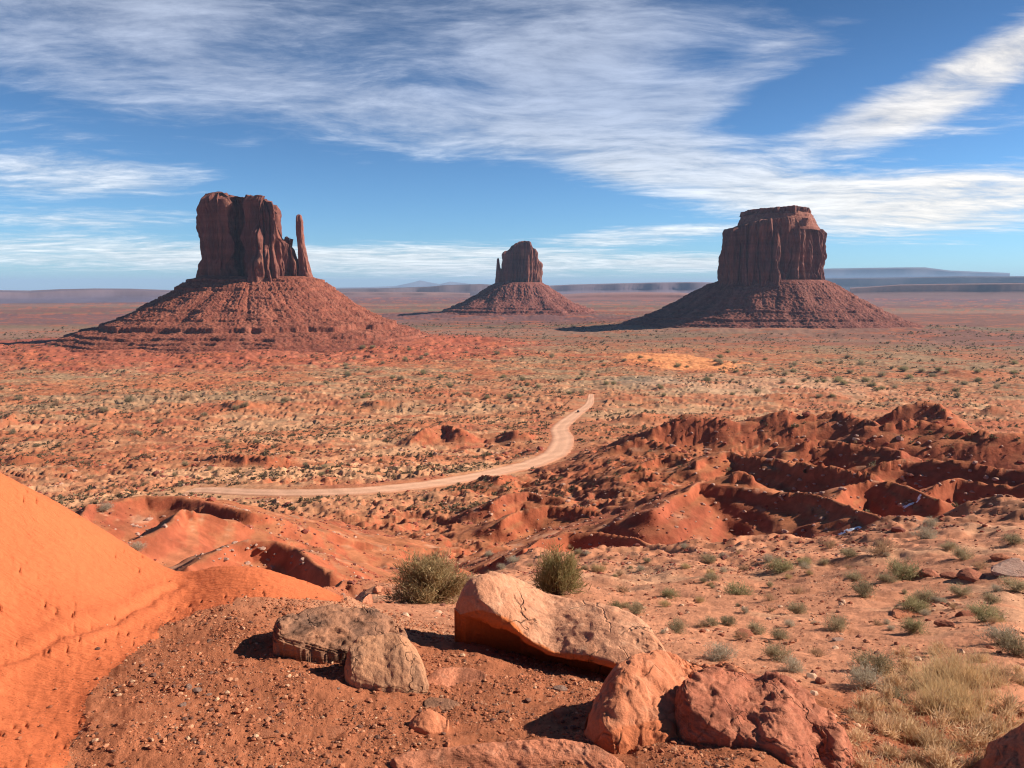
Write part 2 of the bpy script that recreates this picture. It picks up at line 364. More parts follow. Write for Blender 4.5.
def base(x, y):
    d = np.maximum(np.hypot(x, y), .3); a = np.arctan2(x, y); ac = np.clip(a, -1.1, 1.1)
    z = bil(BG, -1.2, 1.2, LN0, LN1, ac, np.log(np.maximum(d, 1.2)))*np.maximum(d, 1.2)
    z = np.where(d > 2500, z*(1-sm(2500, 2950, d))-120*sm(2500, 2950, d), z)
    return z-(d*d)/(2*6.37e6)
def bhit(px, py):                         # where a ray meets the base surface
    a, t = ray(px, py); dd = np.exp(np.linspace(math.log(2.), math.log(20000), 6000))
    zz = base(dd*sin(a), dd*cos(a)); k = np.argmax(zz/dd >= t); return np.array([dd[k]*sin(a), dd[k]*cos(a), zz[k]])
# ridges of the badlands: crest [(px, py, distance)], near-side slope, far-side slope
RG = [
 ([(655,428,345),(686,415,352),(720,418,350),(759,422,352),(772,412,356),(784,409,358),(804,415,356),(842,412,360),(866,419,352),(886,426,340)], .80, .22),
 ([(893,410,385),(914,400,392),(932,403,390),(945,411,380)], .9, .4),
 ([(862,425,300),(885,419,304),(910,416,308),(944,423,306),(985,430,300),(1030,436,300),(1090,438,300)], .72, .25),
 ([(960,412,430),(990,406,440),(1030,404,445),(1090,402,450)], .7, .25),
 ([(790,442,236),(810,438,240),(835,438,240),(868,441,238),(897,449,228)], .75, .22),
 ([(880,462,205),(900,458,208),(930,458,208),(968,462,205),(1000,470,200),(1060,470,200)], .75, .25),
 ([(618,480,215),(640,466,226),(664,457,232),(684,457,230),(706,464,220)], .65, .2),
 ([(700,462,215),(718,454,222),(731,450,226),(743,456,222),(778,457,216),(815,461,208),(845,466,200),(868,473,192)], .85, .22),
 ([(650,508,120),(676,495,130),(705,481,138),(734,483,138),(761,486,136),(792,489,133),(822,499,126),(863,512,116),(905,522,108)], .70, .18),
 ([(826,501,140),(849,485,150),(870,482,153),(897,485,152),(924,492,146),(940,500,140)], .80, .22),
 ([(930,491,168),(950,484,172),(980,480,176),(1024,484,174),(1080,484,174)], .70, .25),
 ([(736,474,170),(744,467,172),(752,473,170)], .55, .55),
 ([(616,446,300),(632,438,306),(652,440,304),(676,447,296)], .5, .2),
 ([(618,418,470),(640,412,480),(668,414,470)], .35, .2),
 ([(470,480,270),(492,475,280),(516,479,272)], .4, .2),
 ([(488,500,190),(506,494,196),(530,490,200),(560,495,194)], .50, .22),
 ([(500,520,150),(520,511,156),(545,506,158),(578,510,152),(596,520,146)], .55, .22),
 ([(528,550,92),(545,538,98),(570,531,102),(600,531,101),(632,536,98),(650,545,92)], .7, .25),
 ([(60,528,112),(82,513,122),(100,504,126),(123,498,130),(150,492,134),(168,489,136),(190,494,132),(215,501,124),(245,507,118)], .42, .18),
 ([(112,542,88),(135,534,92),(158,523,98),(180,510,104),(192,512,103)], .5, .25),
 ([(180,566,62),(196,554,66),(215,545,69),(235,541,70),(262,543,69),(285,550,67),(304,561,63),(325,576,58)], .62, .2),
 ([(308,600,22),(322,588,24),(342,577,26),(352,580,25.6)], .9, .3),
 ([(-40,424,480),(0,420,500),(17,413,510),(40,417,500)], .7, .15),
 ([(80,413,540),(103,406,560),(125,411,545)], .7, .15),
 ([(200,459,330),(230,454,345),(270,454,345),(305,458,335)], .55, .12),
 ([(405,444,400),(424,430,430),(440,425,440),(462,430,430),(486,440,410)], .6, .2),
 ([(494,436,430),(515,430,445),(540,436,430)], .6, .2),
 ([(350,404,640),(380,398,660),(420,402,650)], .5, .12), ([(215,404,620),(238,400,640),(262,405,625)], .6, .15),
 ([(740,400,620),(775,393,650),(830,392,655),(880,395,640)], .30, .15), ([(900,372,900),(960,370,920),(1040,372,910)], .3, .1),
 ([(-30,462,270),(20,455,285),(60,461,275)], .5, .15), ([(380,352,1270),(430,343,1300),(480,341,1320),(530,346,1290)], .3, .08),
]
def ahit(px, py, h):                      # where a crest of height h above the plain would be seen at this spot of the photo
    a, t = ray(px, py); dd = np.exp(np.linspace(math.log(60.), math.log(2500), 3000))
    zz = base(dd*sin(a), dd*cos(a))+h; k = np.argmax(zz/dd >= t); return np.array([dd[k]*sin(a), dd[k]*cos(a), zz[k]])
def crest(r):
    P = r[0]; n = len(P); out = []
    for i, c in enumerate(P):
        if c[2] >= 250 and not (c[0] > 590 and c[2] < 430): out.append(ahit(c[0], c[1], (8.0 if c[2] > 390 else 5.5)*(.15 if i in (0, n-1) else 1.)))
        else: out.append(pt(*c))
    return np.array(out)
RP = [(crest(r), r[1], r[2]) for r in RG]
def ridge_h(x, y, z0):
    d = np.hypot(x, y)
    z = z0.copy()
    amp = np.clip(d*.008, .05, 1.6)
    q = np.clip(d/150., .15, 3)
    w2 = np.clip(d*.02, 0, 4.); wx = x+amp*.7*F2(x/9, y/9, 3, 31)+w2*F2(x/26, y/26, 2, 33); wy = y+amp*.7*F2(x/9, y/9, 3, 47)+w2*F2(x/26, y/26, 2, 49)
    tot = np.full(x.shape, -1e9)
    for R, sn, sf in RP:
        H = 30+R[:, 0:2].std()*0
        m = (x > R[:, 0].min()-90) & (x < R[:, 0].max()+90) & (y > R[:, 1].min()-70) & (y < R[:, 1].max()+110)
        if not m.any(): continue
        X = wx[m]; Y = wy[m]; best = np.full(X.shape, -1e9)
        for k in range(len(R)-1):
            A, B = R[k], R[k+1]; ab = B[:2]-A[:2]; L2 = ab @ ab
            t = np.clip(((X-A[0])*ab[0]+(Y-A[1])*ab[1])/L2, 0, 1)
            qx = A[0]+t*ab[0]; qy = A[1]+t*ab[1]; cz = A[2]+t*(B[2]-A[2])
            dx, dy = X-qx, Y-qy; dist = np.hypot(dx, dy)
            # side: towards the eye or away
            c = np.clip((-(dx*qx+dy*qy))/(np.hypot(qx, qy)*np.maximum(dist, .01)), -1, 1)
            sn_ = sn*(.74 if A[0] > 20 and A[1] > 60 else 1.); sl_ = (sf+.27)+(sn_-sf-.27)*sm(-.6, .4, c)
            dr = sl_*dist
            h0 = 9. if A[1] > 60 else 3.
            dr = np.where((dr > h0) & (c > .5), h0+(dr-h0)*.75, dr)      # softer foot
            dr = dr+np.where(c > -.2, 1, .2)*np.minimum(.9, A[1]/160.)*sm(.2, 1.2, dist)
            best = np.maximum(best, cz-dr)
        tot[m] = np.maximum(tot[m], best)
    k = np.clip(d/90., .12, 1.4)
    e = np.clip((tot-z)/k, -30, 30)
    return z+k*np.log1p(np.exp(e)), sm(-1.5, 1.5, tot-z0)
# the track
road_px = [(591,394),(589,404),(577,413),(563,424),(560,430),(563,438),(557,451),(535,462),(503,470),(469,477),(425,484),(374,489),(340,491),(290,492),(240,491),(212,489.5),(190,489.5)]
rp = np.array([bhit(*p) for p in road_px])
def crom(Pn, n, closed=False):
    Pn = np.asarray(Pn, float); N = len(Pn); out = []
    rngk = range(N) if closed else range(N-1)
    for k in rngk:
        g = (lambda i: Pn[i % N]) if closed else (lambda i: Pn[min(max(i, 0), N-1)])
        p0, p1, p2, p3 = g(k-1), g(k), g(k+1), g(k+2)
        for t in np.arange(n)/n:
            out.append(.5*((2*p1)+(-p0+p2)*t+(2*p0-5*p1+4*p2-p3)*t*t+(-p0+3*p1-3*p2+p3)*t**3))
    if not closed: out.append(Pn[-1])
    return np.array(out)
rc = crom(rp, 12); rw = np.interp(np.linspace(0, 1, len(rc)), [0, .15, .3, .45, .7, 1], [3.5, 7.5, 8.5, 7.5, 6.2, 5.2])*.92
rz = rc[:, 2].copy()
for _ in range(12): rz[1:-1] = (rz[:-2]+rz[1:-1]*2+rz[2:])/4
def road_near(x, y):
    dm = np.full(x.shape, 1e9); zr = np.zeros(x.shape); hw = np.full(x.shape, 6.)
    m = (x > rc[:, 0].min()-40) & (x < rc[:, 0].max()+40) & (y > rc[:, 1].min()-40) & (y < rc[:, 1].max()+40)
    X = x[m]; Y = y[m]; D = np.full(X.shape, 1e9); ZZ = np.zeros(X.shape); HW = np.full(X.shape, 6.)
    for k in range(len(rc)-1):
        A, B = rc[k], rc[k+1]; ab = B[:2]-A[:2]; t = np.clip(((X-A[0])*ab[0]+(Y-A[1])*ab[1])/max(ab @ ab, 1e-6), 0, 1)
        dd = np.hypot(X-A[0]-t*ab[0], Y-A[1]-t*ab[1]); b_ = dd < D
        D = np.where(b_, dd, D); ZZ = np.where(b_, rz[k]+t*(rz[k+1]-rz[k]), ZZ); HW = np.where(b_, rw[k], HW)
    dm[m] = D; zr[m] = ZZ; hw[m] = HW
    return dm, zr, hw
# masks along bearings: sand / gravel boundary on the overlook
sand_edge = [(60,900),(60,768),(66,712),(95,672),(130,646),(168,626),(200,611),(245,599),(300,600),(340,602),(372,588)]
se = np.array([bhit(*p)[:2] if p[1] < 800 else np.array([-2.0, 2.6]) for p in sand_edge])
crease = np.array([bhit(*p)[:2] for p in [(-60, 700), (0, 664), (60, 640), (110, 622), (150, 600), (178, 588)]])
se[0] = se[1]+(se[1]-se[2])*2.5
sand_poly = np.vstack([se, [[se[-1][0], 12], [-25, 22], [-25, 0]], ])
def inpoly(x, y, P):
    c = np.zeros(x.shape, bool); n = len(P)
    for i in range(n):
        x1, y1 = P[i]; x2, y2 = P[(i+1) % n]
        if y1 == y2: continue
        m = ((y1 > y) != (y2 > y)) & (x < (x2-x1)*(y-y1)/(y2-y1)+x1); c ^= m
    return c
def segdist(x, y, P):
    D = np.full(x.shape, 1e9)
    for A, B in zip(P[:-1], P[1:]):
        ab = B-A; t = np.clip(((x-A[0])*ab[0]+(y-A[1])*ab[1])/max(ab @ ab, 1e-9), 0, 1)
        D = np.minimum(D, np.hypot(x-A[0]-t*ab[0], y-A[1]-t*ab[1]))
    return D
def sand_sd(x, y):                        # signed distance, + inside the sand
    m = np.hypot(x, y) < 9.6; o = np.full(x.shape, -99.)
    X, Y = x[m], y[m]; X = X+.10*F2(X*2.2, Y*2.2, 3, 5); Y = Y+.10*F2(X*2.2, Y*2.2, 3, 9)
    o[m] = segdist(X, Y, se)*np.where(inpoly(X, Y, sand_poly), 1, -1); return o
def height(x, y):
    d = np.hypot(x, y); z = base(x, y)
    z, rid = ridge_h(x, y, z)
    dr, zr, hw = road_near(x, y)
    sd = sand_sd(x, y); sand = sm(-.12, .05, sd)
    rk = 1-sm(0, 14, dr-hw)               # calm next to the track
    hum = 0
    # hummocks, gullies and small scarps, growing with distance
    a1 = np.interp(d, [0, 8, 20, 60, 120, 300, 700, 1500, 3000], [0, .0, .15, .7, 1.4, 1.8, 1.9, 1.6, 1.0])
    L = 22.
    n = F2(x/L, y/L, 5, 3, .40); nfi = F2(x/6., y/6., 4, 7, .55)
    rg = 1-np.abs(F2(x/38., y/38., 4, 17, .5))*1.6
    z1 = a1*(.55*n+.55*(rg-.55))+np.interp(d, [30, 60, 150, 260, 500], [0, .9, .9, .4, .1])*nfi*(1-.6*rid)+(1-.85*rid)*np.interp(d, [35, 60, 140, 350, 500], [0, 1.1, 1.3, 1.2, .2])*(.5-np.abs(F2(x/13., y/13., 4, 57, .5))*1.9)
    n60 = F2(x/150., y/150., 3, 29)
    z1 += np.interp(d, [0, 120, 400, 900, 2500], [0, 0, 2.5, 2.5, 1.5])*n60
    # stepped little scarps facing the eye on the middle plain
    q = F2(x/70.+3, y/30., 3, 71)*3.0; st = q-np.floor(q); scarp = np.where(st < .93, st/.93, (1-st)/.07)
    z1 += np.interp(d, [0, 100, 200, 800, 1400, 2000], [0, 0, 1.2, 2.2, 1.5, 0])*(scarp-.5)
    z1 = z1*(1-rk)*(1-.50*rid)
    z = z+z1
    lay_ = np.maximum(rid, sm(50, 70, d)*sm(200, 150, d)*.6)*sm(45, 60, d)*(1-rk); z = z+.15*lay_*np.sin(2*pi*(z+.5*P2(x/14, y/14, 19))/1.9)
    # low stepped benches of rock under two of the buttes
    for bx, by, rx, ry, hh, st_, sd_ in ((-565., 1600., 640., 500., 15., 3.1, 701), (30., 3100., 620., 470., 14., 3.4, 709), (780., 2320., 640., 560., 15., 15.5, 715)):
        e = np.hypot((x-bx)/rx, (y-by)/ry); mb = e < 1.25
        if mb.any():
            hb = hh*sm(1.08, .50, e[mb]+.10*F2(x[mb]/120, y[mb]/120, 3, sd_)+.03*F2(x[mb]/22, y[mb]/22, 3, sd_+5)); k_ = np.floor(hb/st_); fr = hb/st_-k_
            z[mb] += (k_+fr*.25+.75*sm(.80, .93, fr))*st_ if st_ < 10 else hb
    # fine relief near the eye
    m = d < 60; zf = np.zeros(x.shape); X, Y, D = x[m], y[m], d[m]; SDm = sand[m]
    g = .030*F2(X*2.2, Y*2.2, 3, 81)+.008*F2(X*14, Y*14, 3, 84, .6)+np.interp(D, [6, 14, 40], [0, .10, .35])*F2(X/2.3, Y/2.3, 4, 88)
    s_ = .035*F2(X*.9, Y*.9, 2, 91)+.005*F2(X*6+Y*2, Y*9, 2, 95)
    lc = segdist(X+.05*F2(X*4, Y*4, 2, 96), Y+.05*F2(X*4, Y*4, 2, 97), crease); s_ += -.014*np.exp(-(lc/.03)**2)+.012*np.exp(-((lc-.09)/.06)**2)
    pitn = F2(X*16+Y*5, Y*16, 2, 98); s_ += -.022*sm(.64, .85, pitn)*sm(-.4, .2, F2(X*1.3, Y*1.3, 2, 99))+.004*F2(X*22, Y*22, 2, 100)
    zf[m] = g*(1-SDm)+s_*SDm; z += zf
    zr2 = zr-.35+.25*sm(hw, hw+3, dr)
    z = z*(1-rk)+rk*np.where(dr < hw+14, zr2, z)*1.0
    return z, dict(rid=rid, sand=sand, sd=sd, road=rk, d=d)
# --------- the ground sheet (denser towards the overlook)
A_ = np.radians(np.concatenate([np.linspace(-180, -48, 60)[:-1], np.linspace(-48, 44, 1240), np.linspace(44, 180, 60)[1:-1]]))
D_ = np.concatenate([[.05, .5], np.exp(np.linspace(math.log(1.2), math.log(520), 960)), np.exp(np.linspace(math.log(520), math.log(1000), 100))[1:], np.exp(np.linspace(math.log(1000), math.log(1750), 250))[1:], np.exp(np.linspace(math.log(1750), math.log(3600), 110))[1:], np.exp(np.linspace(math.log(3600), math.log(90000), 90))[1:]])
AA, DD = np.meshgrid(A_, D_, indexing='ij')
GX, GY = DD*np.sin(AA), DD*np.cos(AA)
GZ, MK_ = height(GX.ravel(), GY.ravel()); GZ = GZ.reshape(GX.shape)
TAB = GZ/DD
def ground_z(x, y):
    x = np.atleast_1d(np.asarray(x, float)); y = np.atleast_1d(np.asarray(y, float))
    a = np.arctan2(x, y); d = np.hypot(x, y)
    ii = np.clip(np.searchsorted(A_, a)-1, 0, len(A_)-2); jj = np.clip(np.searchsorted(D_, d)-1, 0, len(D_)-2)
    u = (a-A_[ii])/(A_[ii+1]-A_[ii]); v = (d-D_[jj])/(D_[jj+1]-D_[jj])
    return (GZ[ii, jj]*(1-u)+GZ[ii+1, jj]*u)*(1-v)+(GZ[ii, jj+1]*(1-u)+GZ[ii+1, jj+1]*u)*v
def hit(px, py):
    a, t = ray(px, py); i = np.searchsorted(A_, a)-1; u = (a-A_[i])/(A_[i+1]-A_[i])
    c = TAB[i]*(1-u)+TAB[i+1]*u; j0 = np.searchsorted(D_, 1.6); k = j0+int(np.argmax(c[j0:] >= t))
    if c[k] < t: return None
    c0, c1 = c[k-1], c[k]; f = (t-c0)/max(c1-c0, 1e-9); f = min(max(f, 0), 1); d = D_[k-1]+f*(D_[k]-D_[k-1])
    return np.array([d*sin(a), d*cos(a), d*t])
def visible(x, y, z=0.3):
    a = math.atan2(x, y); d = math.hypot(x, y); i = np.searchsorted(A_, a)-1
    if i < 0 or i > len(A_)-2: return False
    k = np.searchsorted(D_, d); t = (ground_z(x, y)[0]+z)/d
    return TAB[i][3:max(4, k-1)].max() < t
def pix(p):
    x, y, z = p; yf = y*cos(PITCH)-z*sin(PITCH); u = z*cos(PITCH)+y*sin(PITCH)
    return 512+FPX*x/yf, 384-FPX*u/yf
# colours of the ground itself
fx, fy = GX.ravel(), GY.ravel(); fd = MK_['d']; fz = GZ.ravel()
C = lambda *c: np.array(c)
def lerp(a, b, t): return a+(b-a)*t[:, None]
gravel = C(.37, .125, .058); plat = C(.50, .210, .112); red = C(.33, .082, .046); plainc = C(.44, .172, .080)
tanc = C(.56, .30, .16); farc = C(.19, .085, .060); olive = C(.185, .145, .085); purp = C(.155, .075, .075)
one = np.ones(fx.shape)
Xg = np.gradient(GZ, axis=1)/np.maximum(np.gradient(DD, axis=1), 1e-6); Yg = np.gradient(GZ, axis=0)/np.maximum(np.gradient(AA, axis=0)*DD, 1e-6)
slope = np.hypot(Xg, Yg).ravel()
n_big = F2(fx/260, fy/130, 4, 101, .55); n_mid = F2(fx/45, fy/30, 4, 103, .6); n_sm = F2(fx/7, fy/7, 3, 105, .6); n_n = F2(fx/1.7, fy/1.7, 3, 107)
ter = sm(6.8, 5.6, fd+.3*n_n)
col = lerp(plat*one[:, None], gravel, ter)
col = lerp(col, C(.55, .30, .17), sm(.05, .8, n_sm+n_n*.5)*(1-ter)*.6)
col = lerp(col, plainc, sm(50, 160, fd))
bad = np.clip(MK_['rid']+.6*sm(150, 110, fd)*sm(50, 62, fd), 0, 1)*sm(16, 24, fd)
# the whole badland belt is red
azd = np.degrees(np.arctan2(fx, fy))
belt = sm(46, 62, fd)*sm(430, 330, fd+30*n_mid)*sm(2, 9, azd+4*n_mid)
belt = np.maximum(belt, sm(30, 60, fd)*sm(190, 130, fd+20*n_mid)*.8)
col = lerp(col, C(.38, .128, .055), np.maximum(bad*.8, belt*.85))
col = lerp(col, C(.36, .096, .044), sm(.30, .62, slope+.12*n_sm)*sm(40, 60, fd)*sm(900, 500, fd))
col = lerp(col, red*.8, sm(.1, .7, n_mid)*np.maximum(bad, belt)*.5)
col = lerp(col, C(.52, .26, .155), sm(.25, .7, F2(fx/12, fy/9, 4, 109, .65))*np.maximum(bad, belt)*sm(.4, .2, slope)*.7)
pl_ = sm(170, 320, fd)*(1-belt)*(1-.7*bad)
col = lerp(col, tanc, sm(-.05, .5, .5*n_mid+.1*n_sm+.8*n_big)*pl_*.8)
col = lerp(col, red*1.1, sm(.05, .7, -.7*n_mid-.4*n_big+.15*n_sm)*pl_*.6)
col = lerp(col, olive, sm(-.05, .5, n_big*.8+F2(fx/25, fy/14, 4, 131, .65)*.7+.28*sm(500, 1300, fd))*sm(380, 1000, fd)*.60)
# bright dune sheet far out on the plain and the grey green flat beside it
sp0 = bhit(680, 362)
def ell(cx, cy, rx, ry, rot=0): 
    c_, s_ = cos(rot), sin(rot); X = fx-cx; Y = fy-cy; u_ = (X*c_+Y*s_)/rx; v_ = (-X*s_+Y*c_)/ry
    return np.hypot(u_, v_)
sandp = ell(sp0[0], sp0[1], 84, 150, .25)+.28*F2(fx/40, fy/60, 3, 141)
col = lerp(col, C(.70, .27, .105), sm(1.1, .85, sandp))
p2 = bhit(655, 382); gg = ell(p2[0], p2[1], 60, 70, .5)+.35*n_sm+.2*n_mid
col = lerp(col, C(.20, .16, .11), sm(1.15, .7, gg)*(1-sm(1.1, .85, sandp))*.75)
p3 = bhit(760, 385); gg = ell(p3[0], p3[1], 150, 140, 0)+.5*F2(fx/30, fy/22, 3, 151)
col = lerp(col, C(.58, .34, .20), sm(1.2, .6, gg)*.55)
# far plain in long bands
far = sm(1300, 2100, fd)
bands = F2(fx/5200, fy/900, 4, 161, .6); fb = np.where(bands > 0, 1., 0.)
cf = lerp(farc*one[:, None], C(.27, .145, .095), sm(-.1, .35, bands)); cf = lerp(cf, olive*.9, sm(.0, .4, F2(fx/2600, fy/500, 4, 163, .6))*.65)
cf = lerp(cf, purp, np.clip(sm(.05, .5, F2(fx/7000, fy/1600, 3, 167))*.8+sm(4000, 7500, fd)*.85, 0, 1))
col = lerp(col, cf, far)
wm = bhit(248, 347)
col = lerp(col, red*1.1, sm(1.15, .8, ell(-565., 1600., 640, 500)+.15*n_mid)*sm(900, 1050, fd)*.8)
col *= (1+.10*np.sin(fz*2.1+2*n_mid)*bad)[:, None]
wash = sm(.10, .0, np.abs(F2(fx/180, fy/75, 3, 173)))*sm(.2, -.2, F2(fx/300, fy/200, 2, 177)); col = lerp(col, C(.62, .32, .165), wash*pl_*sm(1500, 900, fd)*.7)
col = lerp(col, C(.40, .115, .05), sm(.15, .5, F2(fx/120, fy/60, 4, 181, .6))*pl_*.6)
col *= (1+.22*F2(fx/3.1, fy/3.1, 4, 171, .7)*sm(12, 40, fd)*sm(900, 300, fd))[:, None]
scol = lerp(C(.61, .155, .058)*one[:, None], C(.53, .128, .047), sm(.2, -.9, -MK_['sd'])*0+sm(-.4, .6, n_n)*.5)
near = np.interp(fd, [0, 20, 70, 200], [.8, .8, .45, 0.])
V = np.stack([fx, fy, fz], -1); Fq = gridF(len(A_), len(D_))
seam = np.arange(len(D_)-1); lastr = (len(A_)-1)*len(D_)
fc_sand = (MK_['sand'][Fq].mean(1) > .5)
fc_r = (MK_['road'][Fq].mean(1) > .5) & False
F_close = np.stack([lastr+seam, seam, seam+1, lastr+seam+1], -1)
def sub(Fs):
    u, inv = np.unique(Fs.ravel(), return_inverse=True); return u, inv.reshape(Fs.shape)
u, Fg = sub(np.vstack([Fq[~fc_sand], F_close]))
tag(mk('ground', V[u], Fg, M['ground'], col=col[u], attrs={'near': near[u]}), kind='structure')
u, Fs_ = sub(Fq[fc_sand])
tag(mk('sand_dune', V[u], Fs_, M['sand'], col=scol[u]), kind='structure')
# --------- the track itself
t_ = np.gradient(rc[:, :2], axis=0); t_ /= np.linalg.norm(t_, axis=1)[:, None]; nr = np.stack([-t_[:, 1], t_[:, 0]], -1)
NW = 17; us = np.linspace(-1, 1, NW); RV = []; RCc = []
ss = np.cumsum(np.r_[0, np.linalg.norm(np.diff(rc[:, :2], axis=0), axis=1)])
e1 = 1+.13*P2(ss/9, ss*0, 201)+.06*P2(ss/3, ss*0, 203); e2 = 1+.13*P2(ss/9, ss*0+5, 205)
for i in range(len(rc)):
    for u_ in us:
        wdt = rw[i]*(e1[i] if u_ > 0 else e2[i]); p = rc[i, :2]+nr[i]*u_*wdt
        RV.append([p[0], p[1], rz[i]-.16-.30*max(0, abs(u_)-.8)/.2+.03*cos(u_*9)])
        tr = math.exp(-((abs(u_)-.42)/.13)**2); RCc.append(np.array([.60, .325, .20])*(1+.16*tr)*(1+.10*float(np.sin(i*.9+u_*3)*np.sin(i*.23)))-np.array([.10, .12, .09])*max(0, abs(u_)-.6)/.4)
tag(mk('dirt_road', RV, gridF(len(rc), NW)[:, ::-1], M['road'], col=np.array(RCc)), kind='structure')
#==BUTTES==
def resample(P, n):
    P = np.vstack([P, P[:1]]); s = np.r_[0, np.cumsum(np.linalg.norm(np.diff(P, axis=0), axis=1))]
    t = np.linspace(0, s[-1], n, endpoint=False); return np.stack([np.interp(t, s, P[:, 0]), np.interp(t, s, P[:, 1])], -1), s[-1]
def normals2(P):
    t = np.roll(P, -1, 0)-np.roll(P, 1, 0); t /= np.linalg.norm(t, axis=1)[:, None]
    return np.stack([t[:, 1], -t[:, 0]], -1)       # outward for counter-clockwise outlines
def cliff_mesh(poly, topf, z0, sc=1., nu=620, nv=150, taper=.05, seed=1, am=1., capcol=None, rim=1., big=5.):
    """A rock tower rising from an outline in plan; sc = metres per photo pixel, the size of its columns."""
    Pp = crom(np.array(poly, float), 10, True)
    if np.sum(Pp[:, 0]*np.roll(Pp[:, 1], -1)-np.roll(Pp[:, 0], -1)*Pp[:, 1]) < 0: Pp = Pp[::-1]
    Pp, L = resample(Pp, nu); N = normals2(Pp)
    v = np.linspace(0, 1, nv)[None, :]
    ztop = topf(Pp[:, 0], Pp[:, 1])[:, None]
    x0, y0 = Pp[:, 0][:, None]+0*v, Pp[:, 1][:, None]+0*v
    Zs = z0+(ztop-z0)*v; H = (ztop-z0)
    q = sc
    f1 = F3(x0/(16*q), y0/(16*q), Zs/(110*q), 3, seed, .55)
    cr = np.abs(P3(x0/(9*q), y0/(9*q), Zs/(160*q), seed+11)+.25*P3(x0/(4*q), y0/(4*q), Zs/(30*q), seed+12))
    cr2 = np.abs(P3(x0/(4.2*q), y0/(4.2*q), Zs/(60*q), seed+21))
    rg1 = 1-2.6*np.abs(P3(x0/(17*q), y0/(17*q), Zs/(190*q), seed+15)+.12*P3(x0/(5*q), y0/(5*q), Zs/(22*q), seed+16)); rg2 = 1-2.6*np.abs(P3(x0/(7*q), y0/(7*q), Zs/(75*q), seed+17))
    disp = am*q*(5.5*rg1+2.6*rg2*(.5+.5*np.tanh(3*f1))+2.2*f1+big*np.tanh(4*P3(x0/(24*q), y0/(24*q), Zs/(260*q), seed+3))-6.0*np.exp(-(cr/.09)**2)-2.6*np.exp(-(cr2/.14)**2)+2.2*P3(x0/(7.5*q), y0/(7.5*q), Zs/(90*q), seed+14)+1.5*F3(x0/(5*q), y0/(5*q), Zs/(12*q), 3, seed+31, .55))
    # slabs that broke off: steps in the face
    br = P3(x0/(12*q), y0/(12*q), Zs/(26*q), seed+41); disp += am*q*2.3*np.tanh(br*6)
    led = P3(x0/(60*q), y0/(60*q), Zs/(6*q), seed+51); disp += .7*am*q*led
    off = -q*4.4-taper*(Zs-z0)+disp+q*2.5*np.maximum(0, 1-v/.10)**1.5
    off -= rim*q*(3.4*sm(.90, 1.0, v)**2+1.5*(np.tanh((P3(x0/(7*q), y0/(7*q), Zs*0, seed+61)))*sm(.86, .97, v)))
    Zs = Zs+am*q*1.3*P2(x0/(5*q), y0/(5*q), seed+71)*sm(.85, 1, v)
    X = x0+N[:, 0][:, None]*off; Y = y0+N[:, 1][:, None]*off
    cx, cy = X[:, -1].mean(), Y[:, -1].mean(); K = 12
    k = np.linspace(0, 1, K+1)[1:][None, :]
    cX = X[:, -1:]+(cx-X[:, -1:])*k*.97; cY = Y[:, -1:]+(cy-Y[:, -1:])*k*.97
    zt = topf(cX.ravel(), cY.ravel()).reshape(cX.shape)
    cZ = Zs[:, -1:]*(1-sm(0, .5, k))+zt*sm(0, .5, k)+q*1.6*sm(0, .2, k)*(F2(cX/(10*q), cY/(10*q), 3, seed+81)+.5)*(1-k**3)
    V = np.stack([np.hstack([X, cX]), np.hstack([Y, cY]), np.hstack([Zs, cZ])], -1).reshape(-1, 3)
    F = gridF(nu, nv+K, True)
    vv = np.hstack([v+0*X, 1+0*cX])
    nc = F3(V[:, 0]/(22*q), V[:, 1]/(22*q), V[:, 2]/(50*q), 3, seed+91)
    c = lerp(C(.275, .100, .066)*np.ones((len(V), 1)), C(.205, .072, .052), sm(-.4, .5, nc))
    c = lerp(c, C(.42, .19, .12), sm(.35, .9, -nc)*.7)
    c *= (1+.10*np.tanh(4*P2(V[:, 2]/(9*q), V[:, 2]*0, seed+92)))[:, None]
    return V, F, c
